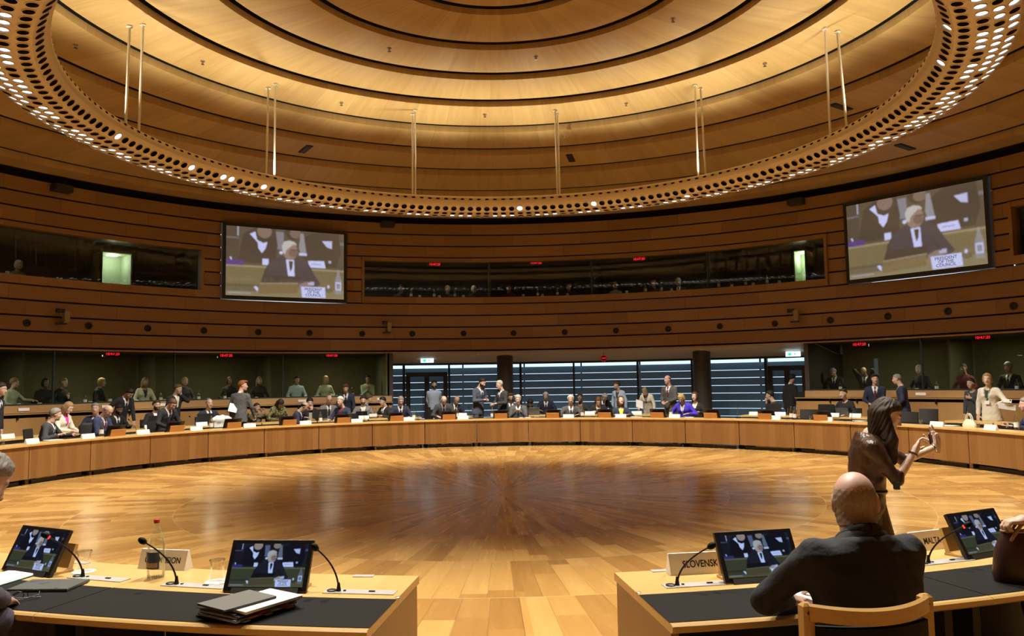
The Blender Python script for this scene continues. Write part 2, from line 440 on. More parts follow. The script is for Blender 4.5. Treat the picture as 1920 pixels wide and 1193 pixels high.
NICHES = [niche(3, 193, 246, 475, 3.63), niche(4, 1489, 1508, 471, 3.63)]
# ------------------------------------------------------------------ picture on the screens
def paint(pal):
    W, H, SS = 224, 126, 2
    a = np.zeros((H*SS, W*SS, 3)); yy, xx = np.mgrid[0:H*SS, 0:W*SS]; xx = (xx+.5)/(W*SS); yy = (yy+.5)/(H*SS)
    a[:] = pal['bg']
    def poly(pts, c, al=1.):
        m = np.zeros(xx.shape, bool); n = len(pts)
        for i in range(n):
            (x1, y1), (x2, y2) = pts[i], pts[(i+1) % n]
            if y1 == y2: continue
            k = ((y1 > yy) != (y2 > yy)) & (xx < (x2-x1)*(yy-y1)/(y2-y1)+x1); m ^= k
        a[m] = a[m]*(1-al)+np.array(c)*al
    def ell(cx, cy, rx, ry, c, al=1.):
        m = ((xx-cx)/rx)**2+((yy-cy)/ry)**2 < 1; a[m] = a[m]*(1-al)+np.array(c)*al
    def rect(x0, y0, x1, y1, c, al=1.): poly([(x0, y0), (x1, y0), (x1, y1), (x0, y1)], c, al)
    P = pal
    rect(0, .0, .1, .6, P['suit2'], .6); rect(.09, .0, .1, .14, P['white'], .6); rect(0, .16, .1, .18, P['lite'], .5)
    rect(.38, .04, .47, .30, P['lite'], .8); rect(.88, .13, 1, .18, P['lite'], .5)
    poly([(.09, .52), (.14, .1), (.24, 0), (.40, 0), (.42, .25), (.40, .52)], P['suit2'])
    ell(.31, .05, .06, .10, P['skin'], .75); poly([(.19, .1), (.235, .06), (.25, .18), (.30, .22), (.335, .2), (.32, .3), (.29, .37), (.26, .3), (.255, .22)], P['white'])
    ell(.55, .02, .07, .12, P['suit2']); ell(.57, .05, .05, .07, P['skin'], .6)
    poly([(.62, .52), (.64, .1), (.74, 0), (.95, 0), (.97, .3), (.93, .52)], P['suit2'])
    poly([(.80, .13), (.89, .12), (.89, .24), (.845, .22)], P['white'], .85)
    poly([(.615, .04), (.64, .04), (.665, .32), (.615, .34), (.60, .26)], P['glass'], .9); rect(.60, .33, .67, .37, P['white'], .9)
    rect(0, .555, 1, .585, P['deskl']); rect(0, .585, 1, 1., P['desk'])
    for k in range(9): rect(k*.115, .585, k*.115+.004, .9, P['deskd'], .5)
    rect(0, .49, .14, .56, P['purple']); poly([(.03, .45), (.045, .45), (.05, .49), (.04, .49)], P['white'])
    rect(.295, .45, .345, .54, P['white']); poly([(.68, .44), (.82, .43), (.835, .54), (.69, .54)], P['white']); rect(.71, .475, .80, .495, P['ink'], .5)
    rect(.86, .42, .885, .46, P['white'], .7)
    rect(0, .86, 1, 1, P['deskl'], .5); rect(0, .83, .27, .93, P['suit2'], .5)
    poly([(.29, .82), (.31, .62), (.36, .47), (.455, .39), (.50, .40), (.56, .40), (.63, .39), (.69, .5), (.74, .66), (.79, .78), (.74, .85), (.60, .84), (.5, .85)], P['suit'])
    poly([(.29, .82), (.31, .62), (.34, .55), (.345, .8)], P['suit2'], .5)
    poly([(.49, .44), (.56, .44), (.565, .70), (.51, .70)], P['white']); poly([(.515, .46), (.55, .46), (.545, .56), (.53, .62), (.52, .55)], P['suit2'])
    ell(.525, .31, .062, .135, P['skin']); ell(.548, .34, .035, .06, P['skind'], .6)
    poly([(.462, .34), (.455, .24), (.475, .175), (.52, .155), (.565, .175), (.585, .22), (.55, .215), (.52, .26), (.495, .30), (.485, .36)], P['hair'])
    rect(.53, .285, .595, .30, P['skind']); rect(.555, .37, .585, .378, P['skind']); ell(.45, .345, .015, .025, P['white'])
    poly([(.27, .80), (.595, .77), (.59, .93), (.265, .96)], P['wedge']); poly([(.28, .80), (.30, .69), (.61, .68), (.595, .79)], P['suit2']); poly([(.275, .80), (.595, .775), (.595, .79), (.275, .815)], P['deskl'])
    poly([(.60, .80), (.66, .755), (.73, .77), (.73, .81), (.64, .85), (.6, .86)], P['skin'], .85); rect(.68, .75, .735, .80, P['white'], .6)
    poly([(.63, .62), (.64, .6), (.70, .76), (.69, .77)], P['suit2'])
    poly([(.62, .83), (.83, .825), (.835, .985), (.63, .99)], P['white'])
    ell(.86, .82, .01, .03, P['white']); ell(.865, .87, .035, .035, P['deskd'], .7)
    poly([(.92, .92), (.917, .72), (.935, .62), (.94, .55), (.955, .55), (.96, .62), (.978, .72), (.975, .92)], P['glass'], .75); rect(.922, .74, .973, .86, P['white'], .85); rect(.93, .76, .965, .84, P['lite'])
    poly([(.225, .86), (.245, .85), (.262, .87), (.262, .93), (.245, .91)], P['white']); rect(.02, .95, .2, .965, P['white'], .35)
    a = a.reshape(H, SS, W, SS, 3).mean((1, 3)); b = np.pad(a, ((1, 1), (1, 1), (0, 0)), 'edge')
    b = sum(b[i:i+H, j:j+W] for i in range(3) for j in range(3))/9; g = np.random.default_rng(3).normal(1, .05, (H, W, 1)); return b*g
def c3(r, g, b):  # 8 bit display colour to linear
    return tuple(((v/255+.055)/1.055)**2.4 if v > 10 else v/255/12.92 for v in (r, g, b))
PALW = dict(bg=c3(98, 84, 66), suit=c3(86, 74, 72), suit2=c3(84, 70, 56), skin=c3(146, 122, 108), skind=c3(104, 84, 74), hair=c3(186, 180, 178), white=c3(196, 198, 238),
            lite=c3(140, 136, 146), glass=c3(150, 146, 150), deskl=c3(150, 138, 108), desk=c3(122, 108, 76), deskd=c3(104, 92, 66), purple=c3(96, 66, 128), wedge=c3(128, 108, 74), ink=c3(120, 122, 160))
PALM = dict(bg=c3(24, 30, 42), suit=c3(24, 28, 42), suit2=c3(14, 18, 28), skin=c3(150, 142, 140), skind=c3(70, 66, 72), hair=c3(150, 158, 166), white=c3(170, 192, 240),
            lite=c3(84, 100, 134), glass=c3(90, 104, 124), deskl=c3(88, 90, 66), desk=c3(52, 58, 44), deskd=c3(40, 46, 38), purple=c3(44, 44, 104), wedge=c3(66, 66, 48), ink=c3(90, 108, 160))
def screen_mat(name, st):
    t = NT(name); a = t.n('Attribute', attribute_name='picture').outputs['Color']
    e = t.n('Emission', {'Color': a, 'Strength': st}); g = t.n('BsdfGlossy', {'Color': (1, 1, 1), 'Roughness': .08})
    mx = t.n('MixShader', {0: .03, 1: e.outputs[0], 2: g.outputs[0]}); t.t.links.new(mx.outputs[0], t.out.inputs[0]); return t.m
def screen_mesh(name, pal, w, h, mat):
    """picture in the local XZ plane, seen from -Y"""
    a = paint(pal); H, W, _ = a.shape
    xs = (np.arange(W)/(W-1)-.5)*w; zs = (.5-np.arange(H)/(H-1))*h
    V = [(x, 0, z) for z in zs for x in xs]
    F = [(r*W+c, (r+1)*W+c, (r+1)*W+c+1, r*W+c+1) for r in range(H-1) for c in range(W-1)]
    me = bpy.data.meshes.new(name); me.from_pydata(V, [], F); me.materials.append(mat)
    at = me.color_attributes.new('picture', 'FLOAT_COLOR', 'POINT')
    at.data.foreach_set('color', np.concatenate([a.reshape(-1, 3), np.ones((H*W, 1))], 1).astype(np.float32).ravel()); return me
def text_mesh(body, size, mat, name, parent, Mx, extr=.0005, align='CENTER', sx=1.):
    cu = bpy.data.curves.new('t', 'FONT'); cu.body = body; cu.size = size; cu.align_x = align; cu.align_y = 'CENTER'; cu.extrude = extr; cu.offset = size*.016
    ob = bpy.data.objects.new('t', cu); COL.objects.link(ob); bpy.context.view_layer.update()
    me = bpy.data.meshes.new_from_object(ob.evaluated_get(bpy.context.evaluated_depsgraph_get()))
    bpy.data.objects.remove(ob); bpy.data.curves.remove(cu)
    me.transform(Mx @ Matrix.Diagonal((sx, 1, 1, 1))); me.materials.clear(); me.materials.append(mat); me.name = name
    o = bpy.data.objects.new(name, me); COL.objects.link(o); o.parent = parent; return o
RX90 = Matrix.Rotation(PI/2, 4, 'X')      # text in XZ plane facing -Y
SMW = screen_mat('projected_picture', 1.); SMM = screen_mat('monitor_picture', 1.)
for i, (a0, a1) in enumerate(SCR):
    am = (a0+a1)/2; hw = 14.18*math.sin((a1-a0)/2*D2R); yR = 14.18*math.cos((a1-a0)/2*D2R)
    zc = (LZ(4)+LZ(10))/2+.01; hh = 1.19
    t = thing('projection_screen', ['large wall screen between the two left upper booth windows', 'large wall screen at the upper right of the wall'][i], 'screen',
              pol(yR, am, zc), -am*D2R, 'wall screens')
    fr = MB(); b = .045; bb = .09
    for (c, d) in (((0, .06, hh-bb/2), (2*hw, .3, bb)), ((0, .06, -hh+bb/2), (2*hw, .3, bb)), ((hw-bb/2, .06, 0), (bb, .3, 2*hh-2*bb)), ((-hw+bb/2, .06, 0), (bb, .3, 2*hh-2*bb))):
        fr.box((c[0], .13, c[2]), d, 0)
    fr.build('frame', M['dark'], t)
    W_, H_ = 2*hw-2*bb-.03, 2*hh-2*bb-.03
    bk = MB(); bk.box((0, .02, 0), (2*hw-2*bb, .02, 2*hh-2*bb)); bk.build('backing', M['black'], t)
    if i == 0: scr_me = screen_mesh('picture', PALW, W_, H_, SMW)
    o = bpy.data.objects.new('picture', scr_me); COL.objects.link(o); o.parent = t; o.location = (0, 0, 0)
    for k, s in enumerate(('PRESIDENT', 'OF THE', 'COUNCIL')):
        text_mesh(s, .115, M['textg'] if False else emit('caption_ink', (.22, .24, .36), .5) if k == 0 and i == 0 else bpy.data.materials['caption_ink'], 'caption', o,
                  Matrix.Translation((W_*(.728-.5), -.004, H_*(.5-.868-.043*k))) @ RX90)

# ------------------------------------------------------------------ lower level: booths, glazing, parapets
BL = (-84., -13.7); BR = (42.2, 86.); GZ = (-13.1, 42.1)
mb = MB()
for a0, a1 in (BL, BR):
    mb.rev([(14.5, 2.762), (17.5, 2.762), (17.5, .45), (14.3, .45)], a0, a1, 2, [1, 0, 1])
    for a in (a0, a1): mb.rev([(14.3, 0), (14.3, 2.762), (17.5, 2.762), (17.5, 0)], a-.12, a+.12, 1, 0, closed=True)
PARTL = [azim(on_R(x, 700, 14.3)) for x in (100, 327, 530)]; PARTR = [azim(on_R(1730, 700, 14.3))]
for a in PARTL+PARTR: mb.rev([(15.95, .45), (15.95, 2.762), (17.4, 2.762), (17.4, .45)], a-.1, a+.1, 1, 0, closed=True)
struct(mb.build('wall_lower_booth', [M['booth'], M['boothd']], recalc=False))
for i, (a0, a1) in enumerate((BL, BR)):
    f = MB(); ed = [a0]+(PARTL if i == 0 else PARTR)+[a1]
    for a in ed[1:-1]: f.rev([(14.26, 1.36), (14.26, 2.762), (14.34, 2.762), (14.34, 1.36)], a-.07, a+.07, 1, 0, closed=True)
    f.rev([(14.2, 1.34), (14.2, 1.375), (14.4, 1.375), (14.4, 1.34)], a0, a1, 1.5, 0, closed=True)
    fo = struct(f.build('window_%d' % (4+i), M['mull']))
    g = MB()
    for b, c in zip(ed, ed[1:]): g.rev([(14.3, 1.375), (14.3, 2.762)], b, c, 1.5)
    g.build('pane', M['pane'], fo, recalc=False)
    ctr = MB(); ctr.rev([(14.45, 1.30), (15.0, 1.30), (15.0, 1.25), (14.45, 1.25)], a0+.2, a1-.2, 1.5, 0, closed=True)
    ctr.rev([(14.95, .45), (14.95, 1.25), (14.99, 1.25), (14.99, .45)], a0+.2, a1-.2, 1.5, 0, closed=True)
    tag(ctr.build('booth_counter', M['boothdesk']), ['dark green counter inside the lower left interpreter booths', 'dark green counter inside the lower right interpreter booths'][i], 'counter')
    # parapet
    p = MB(); b0, b1 = (a0, a1+.6) if i == 0 else (a0-1.2, a1)
    p.rev([(14.2, 1.34), (14.08, 1.34), (14.06, 1.15), (14.2, 1.15)], b0+(0 if i == 0 else 1.), b1, 1.5, 0, closed=True)
    p.rev([(14.0, .46), (14.0, 1.035), (14.2, 1.035), (14.2, .46)], b0, b1, 1.5, 0, closed=True)
    p.rev([(14.0, .06), (14.0, .41), (14.2, .41), (14.2, .06)], b0, b1, 1.5, 0, closed=True)
    p.rev([(14.08, .0), (14.08, 1.3), (14.2, 1.3), (14.2, .0)], b0+.05, b1-.05, 1.5, 1, closed=True)
    p.rev([(13.88, 1.115), (13.88, 1.14), (14.15, 1.14), (14.15, 1.115)], b0, b1, 1.5, 0, closed=True)
    if i == 1: p.rev([(13.84, .06), (13.84, .42), (14.0, .42), (14.0, .06)], b0, b1, 1.5, 0, closed=True)
    struct(p.build('trim_%d' % (1+i), [M['parapet'], M['groove'], M['wall']]))
# solid wall behind the camera side
mb = MB(); mb.rev([(14.9, 0), (14.9, 2.78)], 86, 274, 2); mb.rev([(14.2, 2.78), (14.95, 2.78)], 86, 274, 2)
struct(mb.build('wall_back', M['wall'], recalc=False))
# glazed wall with outdoor louvres
GR = 17.0
mb = MB(); mb.rev([(14.2, 2.80), (14.6, 2.79), (16.95, 2.47), (17.3, 2.47), (17.3, 2.9)], GZ[0]-.5, GZ[1]+.5, 1.5, 0)
struct(mb.build('ceiling_soffit', M['soffit'], recalc=False))
mb = MB()
for a in GZ: mb.rev([(14.25, 0), (14.25, 2.8), (18.6, 2.8), (18.6, 0)], a-.25, a+.25, 1, 0, closed=True)
struct(mb.build('wall_glazing_side', M['steelb']))
def gaz(x): return azim(on_R(x, 700, GR))
def gaz2(x, R): return azim(on_R(x, 700, R))
fr = MB()
for x, w in ((757, .12), (842, .1), (976, .12), (1076, .09), (1196, .1), (1298, .1), (1437, .13)):
    a = gaz(x); fr.rev([(16.92, 0), (16.92, 2.47), (17.08, 2.47), (17.08, 0)], a-w*1.2, a+w*1.2, 1, 0, closed=True)
fr.rev([(16.93, 2.40), (16.93, 2.47), (17.07, 2.47), (17.07, 2.40)], GZ[0], GZ[1], 1.5, 0, closed=True)
fr.rev([(16.93, .0), (16.93, .08), (17.07, .08), (17.07, .0)], GZ[0], GZ[1], 1.5, 0, closed=True)
f = struct(fr.build('window_6', M['mull']))
g = MB(); g.rev([(17.0, .08), (17.0, 2.40)], GZ[0], GZ[1], 1.5); g.build('pane', M['gpane'], f, recalc=False)
for i, (x0, x1) in enumerate(((762, 838), (1441, 1512))):
    a0, a1 = gaz2(x0, 16.88), gaz2(x1, 16.88); am = (a0+a1)/2; d = MB()
    for a in (a0+.2, am, a1-.2): d.rev([(16.82, 0), (16.82, 2.12), (16.9, 2.12), (16.9, 0)], a-(.26 if a != am else .3), a+(.26 if a != am else .3), 1, 0, closed=True)
    d.rev([(16.82, 1.98), (16.82, 2.14), (16.9, 2.14), (16.9, 1.98)], a0, a1, 1, 0, closed=True); d.rev([(16.82, 0), (16.82, .12), (16.9, .12), (16.9, 0)], a0, a1, 1, 0, closed=True)
    do = struct(d.build('door_%d' % (i+1), M['dark']))
    h = MB()
    for s in (-.5, .5): h.tube([pol(16.78, am+s, .9), pol(16.78, am+s, 1.25)], .012)
    h.build('handle', M['metal'], do)
# dark columns in front of the glazing
for i, (x0, x1, R) in enumerate(((932, 962, 15.6), (1300, 1333, 15.6))):
    a0, a1 = azim(on_R(x0, 700, R)), azim(on_R(x1, 700, R)); P = pol(R, (a0+a1)/2, 0); w = 2*R*math.sin((a1-a0)/2*D2R)
    c = MB(); c.lathe([(w/2, 0), (w/2, 2.75)], 32); o = c.build('column', M['steelb'], smooth=True, loc=P)
    tag(o, ['dark round column left of the middle of the glazing', 'dark round column right of the middle, behind the seated woman in black'][i], 'column', 'columns at the glazing')
# louvre blades outdoors
lou = thing('louvre_screen', 'blue grey horizontal louvre screen outside the glazed wall', 'louvres', (0, 17.55, 0))
pit = .2725; zt = 2.37
for k in range(9):
    z1 = zt-.075-k*pit; z0 = z1-pit+.019
    if z1 < .05: break
    mb = MB(); mb.rev([(17.52, z0), (17.56, z1), (17.59, z1), (17.55, z0)], GZ[0]-1, GZ[1]+1, 1.5, 0, (0, -17.55), closed=True)
    mb.build('blade', M['slat'], lou)
for i, x in enumerate((868, 983, 1090, 1200, 1426)):
    a = gaz2(x, 17.66); mb = MB(); mb.rev([(17.64, 0), (17.64, 2.6), (17.7, 2.6), (17.7, 0)], a-.09, a+.09, 1, 0, (0, -17.55), closed=True)
    mb.build('post', M['mull'], lou)

# ------------------------------------------------------------------ things on walls and ceiling
ORD = ['first', 'second', 'third', 'fourth', 'fifth', 'sixth', 'seventh', 'eighth', 'ninth', 'tenth', 'eleventh', 'twelfth', 'thirteenth', 'fourteenth', 'fifteenth', 'sixteenth', 'seventeenth', 'eighteenth', 'nineteenth', 'twentieth', 'twenty first', 'twenty second', 'twenty third', 'twenty fourth']
vent = None
for i, (x, y) in enumerate([(50, 606), (166, 611), (277, 616), (382, 620), (484, 623), (580, 624.5), (679, 626), (773, 626), (869, 625.5), (963, 625), (1059, 623), (1155, 620), (1253, 617), (1350, 612), (1453, 607), (1557, 600.5), (1665, 593.5), (1778, 584), (1901, 574)]):
    P = on_R(x, y, 14.235); a = azim(P); lab = 'round black air nozzle on the wall, %s from the left' % ORD[i]
    rot = (PI/2, 0, -a*D2R)
    if vent is None:
        vent = thing('air_nozzle', lab, 'air nozzle', P, 0, 'air nozzles along the wall'); vent.rotation_euler = rot
        r = MB(); r.lathe([(.062, .0), (.098, .0), (.1, .02), (.085, .035), (.062, .02)], 24, cap=False); r.build('rim', M['dark'], vent, True)
        c = MB(); c.lathe([(.001, .012), (.03, .022), (.045, .012), (.063, .006)], 24, cap=False); c.build('core', M['black'], vent, True)
    else: dup(vent, P, 0, lab, rot=rot)
pc = None
for i, (x, y) in enumerate([(118, 353), (727, 420), (1491, 378)]):
    P = on_R(x, y, 14.1); a = azim(P); lab = 'black projector box under the ceiling edge, ' + ['above the left booth', 'left of the middle', 'beside the right wall screen'][i]
    if pc is None:
        pc = thing('wall_speaker', lab, 'speaker box', P, -a*D2R, 'black boxes under the ceiling')
        b = MB(); b.box((0, .05, 0), (.46, .3, .2), 0, None, .015); b.build('cabinet', M['black'], pc)
        b = MB(); b.box((0, -.105, 0), (.4, .012, .15)); b.build('grille', M['dark'], pc)
    else: dup(pc, P, -a*D2R, lab)
wc = None
for i, (x, y) in enumerate([(120, 592), (727, 612), (1490, 590)]):
    P = on_R(x, y, 14.0); a = azim(P); lab = 'beige wall camera with black lens, ' + ['below the left upper booth', 'below the middle upper booth window', 'on the right of the wall'][i]
    if wc is None:
        wc = thing('wall_camera', lab, 'camera', P, -a*D2R, 'wall cameras')
        b = MB(); b.box((.05, 0, -.02), (.13, .16, .32), 0, None, .03); b.box((.04, .1, -.16), (.08, .2, .06), 0); b.build('housing', M['beige'], wc)
        b = MB(); b.lathe([(.05, 0), (.05, .12), (.062, .13), (.062, .2)], 16, 0, Matrix.Translation((0, -.02, .12)) @ Matrix.Rotation(-PI/2, 4, 'Y')); b.build('lens', M['black'], wc, True)
        b = MB(); b.box((-.03, .08, -.21), (.24, .12, .04)); b.build('bracket', M['dark'], wc)
    else: dup(wc, P, -a*D2R, lab)
# red clocks
def clock(x, y, R, lab, s=.115):
    P = on_R(x, y, R); a = azim(P)
    t = thing('led_clock', lab, 'clock', P, -a*D2R, 'red digital clocks in the booths')
    b = MB(); b.box((0, .03, 0), (s*4.6, .05, s*1.3)); b.build('case', M['black'], t)
    text_mesh('10:47:20', s, M['red'], 'digits', t, Matrix.Translation((0, -.003, 0)) @ RX90)
for (x, y, w) in [(211, 664, 'far left'), (424, 667, 'second from the left'), (622, 667, 'right of the third partition')]: clock(x, y, 15.2, 'red digital clock in the lower left booth, '+w)
for (x, y, w) in [(815, 495, 'left'), (1005, 492, 'middle'), (1198, 485, 'right')]: clock(x, y+1, 14.6, 'red digital clock in the middle upper booth, '+w)
for (x, y, w) in [(1611, 646, 'nearer the glazing'), (1842, 633, 'nearer the right edge')]: clock(x, y, 15.2, 'red digital clock in the lower right booth, '+w)
P = on_R(1132, 672, 14.9); a = azim(P); t = thing('led_clock', 'round black clock with red dots hanging at the glazing', 'clock', P, -a*D2R)
b = MB(); b.lathe([(.115, -.03), (.12, 0), (.115, .03)], 32, 0, Matrix.Rotation(PI/2, 4, 'X')); b.tube([(0, 0, .1), (0, 0, .2)], .012); b.build('case', M['black'], t, True)
b = MB()
for k in range(60):
    q = 2*PI*k/60; b.ball((.1*math.sin(q), -.035, .1*math.cos(q)), .0045, 0, 6)
b.build('seconds_ring', M['red'], t); text_mesh('10:47', .065, M['red'], 'digits', t, Matrix.Translation((0, -.035, 0)) @ RX90)
for i, (x, y) in enumerate(((801, 676), (1487, 664))):
    P = on_R(x, y, 15.9); a = azim(P)
    t = thing('exit_sign', ['glowing exit sign above the left glass door', 'glowing exit sign above the right glass door'][i], 'exit sign', P, -a*D2R, 'exit signs')
    b = MB(); b.box((0, 0, 0), (.46, .05, .16), 0, None, .008); b.build('light_box', M['exitw'], t)
    b = MB(); b.box((-.1, -.03, -.005), (.1, .004, .1)); b.prism([(-.03, 0), (-.034, 0), (-.034, .01), (-.03, .01)], .03, .16)
    b.add([(.02, -.031, 0), (.08, -.031, .05), (.08, -.031, -.05)], [(0, 1, 2)]); b.build('pictogram', M['exitg'], t)
    b = MB(); b.tube([(-.15, 0, .08), (-.15, 0, .16)], .006); b.tube([(.15, 0, .08), (.15, 0, .16)], .006); b.build('hanger', M['metal'], t)
# downlights in the soffit
dl = None
for i, (x, y) in enumerate([(840, 663), (895, 664), (941, 667), (1068, 664), (1315, 655), (1347, 662)]):
    d = ray(x, y); tt = 20.
    while tt < 40:
        P = CO+d*tt; R = math.hypot(P[0], P[1])
        if R > 14.6 and P[2] >= 2.79-(R-14.6)*.32/2.35: break
        tt += .01
    P = P-np.array([0, 0, .012]); lab = 'small round downlight in the soffit over the glazing, %s from the left' % ORD[i]
    if dl is None:
        dl = thing('downlight', lab, 'downlight', P, 0, 'soffit downlights'); b = MB(); b.lathe([(.035, .0), (.055, 0), (.055, .02)], 16, cap=False); b.build('rim', M['metal'], dl)
        b = MB(); b.lathe([(.001, .006), (.036, .006)], 16, cap=False); b.build('bulb', M['lamp'], dl)
    else: dup(dl, P, 0, lab)
# ceiling slots and sprinklers
def ceil_frame(P, rot=0.):
    R = math.hypot(P[0], P[1]); a = azim(P)*D2R; sl = math.atan2(ceil_z(R+.1)-ceil_z(R-.1), .2) if abs(ceil_z(R+.1)-ceil_z(R-.1)) < .15 else -.12
    return Matrix.Translation(Vector(P)) @ Matrix.Rotation(-a, 4, 'Z') @ Matrix.Rotation(sl, 4, 'X') @ Matrix.Rotation(rot, 4, 'Z')
for i, (x, y, w) in enumerate([(573, 279, 'left of the middle'), (1070, 296, 'right of the middle rods'), (1577, 200, 'beside the right rods'), (1697, 275, 'at the right outside the lamp ring')]):
    P = on_ceiling(x, y); o = thing('ceiling_slot', 'dark rectangular slot in the wooden ceiling, '+w, 'ceiling slot', (0, 0, 0), 0, 'ceiling slots'); o.matrix_world = ceil_frame(P)
    b = MB(); b.box((0, 0, -.01), (.18, .72, .03)); b.build('frame', M['dark'], o); b = MB(); b.box((0, 0, -.027), (.13, .66, .008)); b.build('grille', M['black'], o)
sp = None
for i, (x, y) in enumerate([(380, 114), (142, 83), (640, 192), (730, 90), (909, 214), (1005, 106), (1058, 254), (1174, 193), (1434, 118), (1262, 34)]):
    P = on_ceiling(x, y)-np.array([0, 0, .02]); lab = 'small steel sprinkler on the ceiling, %s from the left' % ORD[[1, 0, 2, 3, 4, 5, 6, 7, 9, 8][i]]
    if sp is None:
        sp = thing('sprinkler', lab, 'sprinkler', P, 0, 'ceiling sprinklers'); b = MB(); b.lathe([(.045, .02), (.045, .0), (.015, -.01), (.015, -.05)], 14); b.build('flange', M['metal'], sp)
        b = MB(); b.lathe([(.035, -.05), (.035, -.056)], 14); b.build('deflector', M['metal'], sp)
    else: dup(sp, P, 0, lab)

# ------------------------------------------------------------------ ring of lamps
RC = (.0335, 0.)
ring = thing('ring_chandelier', 'huge perforated metal ring lamp hanging below the domed ceiling', 'chandelier', (RC[0], RC[1], 5.93))
RP = [(6.40, 6.275), (6.39, 6.195), (6.41, 6.14), (6.445, 6.09), (6.575, 5.97), (6.785, 5.935), (6.975, 5.935), (7.125, 5.955), (7.275, 6.005), (7.345, 6.09), (7.36, 6.17), (7.31, 6.27), (7.12, 6.36), (6.85, 6.40), (6.6, 6.36), (6.47, 6.31)]
ROWS = {3: 0, 4: 1, 5: 2, 6: 3, 7: 4}   # profile segment -> hole row
NC = 200
LIT1 = [azim(on_z(x, y, 6.02)) for x, y in ((222.5, 259), (357, 317), (414, 333), (428, 337), (488, 352), (968, 389), (1110, 382), (1776, 52), (1763, 120))]
body = MB(); lamps = []
segaz = 360/NC
def q3(R, a, z): return np.array([R*math.sin(a*D2R), R*math.cos(a*D2R), z-5.93])
for ci in range(NC):
    a0, a1 = ci*segaz, (ci+1)*segaz
    for q in range(len(RP)):
        (Ra, za), (Rb, zb) = RP[q], RP[(q+1) % len(RP)]
        A, B, C_, D_ = q3(Ra, a0, za), q3(Ra, a1, za), q3(Rb, a1, zb), q3(Rb, a0, zb)
        toprow = (q == 0)
        if q not in ROWS and not toprow:
            body.add([A, B, C_, D_], [(0, 1, 2, 3)], 0); continue
        cen = (A+B+C_+D_)/4; ex = (B-A); ex = ex/np.linalg.norm(ex); ey = (D_-A)-ex*((D_-A)@ex); L = np.linalg.norm(ey); ey = ey/L; nz = np.cross(ex, ey)
        if nz@(cen-q3(6.87, (a0+a1)/2, 6.17)) < 0: nz = -nz
        rx, ry = (.08, min(.076, L*.45)) if not toprow else (.055, .024)
        n = 16
        sq = []
        for k in range(4):
            p, r_ = [A, B, C_, D_][k], [A, B, C_, D_][(k+1) % 4]
            sq += [p+(r_-p)*j/4 for j in range(4)]
        th = [math.atan2((s_-cen)@ey/L, (s_-cen)@ex/.2) for s_ in sq]
        rim = [cen+ex*rx*math.cos(u)+ey*ry*math.sin(u) for u in th]
        lip = [c+nz*.012 for c in [cen+(p-cen)*1.0 for p in rim]]; lip2 = [cen+(p-cen)*.86+nz*.012 for p in rim]
        inn = [cen+(p-cen)*.84-nz*.05 for p in rim]
        vs = sq+rim+lip+lip2+inn
        fs = []; m_ = []
        for lv in range(4):
            for k in range(n):
                fs.append((lv*n+k, lv*n+(k+1) % n, lv*n+n+(k+1) % n, lv*n+n+k)); m_.append(0 if lv < 3 else 1)
        fs.append(tuple(range(4*n, 5*n))); m_.append(1)
        b0 = len(body.v); body.v += [tuple(v) for v in vs]; body.f += [tuple(i+b0 for i in f) for f in fs]; body.m += m_
        if toprow: continue
        row = ROWS[q]; am = (a0+a1)/2; am = am-360 if am > 180 else am
        lit = (row == 2 and ci % 5 in (0, 1, 2)) or (row in (3, 4) and (ci*7+row*3) % 11 > 1) or (row == 0 and any(abs(am-l) < segaz*.5 for l in LIT1)) or (row == 1 and ci in (178, 23))
        if lit: lamps.append((cen, ex*rx*.82, ey*ry*.82, nz))
bo = body.build('perforated_shell', [M['ringm'], M['hole']], ring, recalc=False)
def lampmesh(mb, L):
    c, ex, ey, nz = L; n = 14
    vs = [tuple(c+ex*math.cos(2*PI*k/n)+ey*math.sin(2*PI*k/n)-nz*.004) for k in range(n)]+[tuple(c-nz*.012+nz*.02)]
    mb.add(vs, [(k, (k+1) % n, n) for k in range(n)])
lc = np.array([CO[0]-RC[0], CO[1]-RC[1], CO[2]-5.93])
def infrm(L):
    d = L[0]-lc; z = d@FW
    if z < .2: return 1e3
    x, y = 960+CF*(d@RT)/z, 596-CF*(d@UPV)/z
    return np.linalg.norm(d) if (-20 < x < 1940 and -20 < y < 1200) else 500+np.linalg.norm(d)
lamps.sort(key=infrm)
for L in lamps[:100]:
    mb = MB(); lampmesh(mb, L); mb.build('lamp', M['lamp'], ring, recalc=False)
mb = MB()
for L in lamps[100:]: lampmesh(mb, L)
o = mb.build('lamp', M['lamp'], ring, recalc=False); o['kind'] = 'stuff'
# suspension rods
for (xt, yt, xb, yb) in [(243, 48, 240, 236), (268, 45, 265, 246), (503, 164, 502, 326), (516, 157, 515, 329), (773.5, 213, 774, 360), (778, 206, 779, 361), (1041, 206, 1043, 361), (1045.5, 213, 1047, 361), (1303, 159, 1307, 326), (1313.5, 165, 1318, 325), (1547, 53, 1557, 247), (1570, 58, 1579, 240)]:
    T = on_ceiling(xt, yt)
    mb = MB(); x0, y0 = T[0]-RC[0], T[1]-RC[1]; rr = math.hypot(x0, y0); bz = 6.42-5.93 if rr > 7.36 else 6.34-5.93
    # the rod leans a little to reach the shell
    k = min(max(rr, 6.7), 7.15)/rr
    mb.tube([(x0*k, y0*k, 6.33-5.93), (x0, y0, T[2]-5.93)], .024, 10); mb.lathe([(.055, 0), (.055, .03)], 14, 0, Matrix.Translation((x0, y0, T[2]-5.93-.03)))
    mb.build('suspension_rod', M['rod'], ring, True)

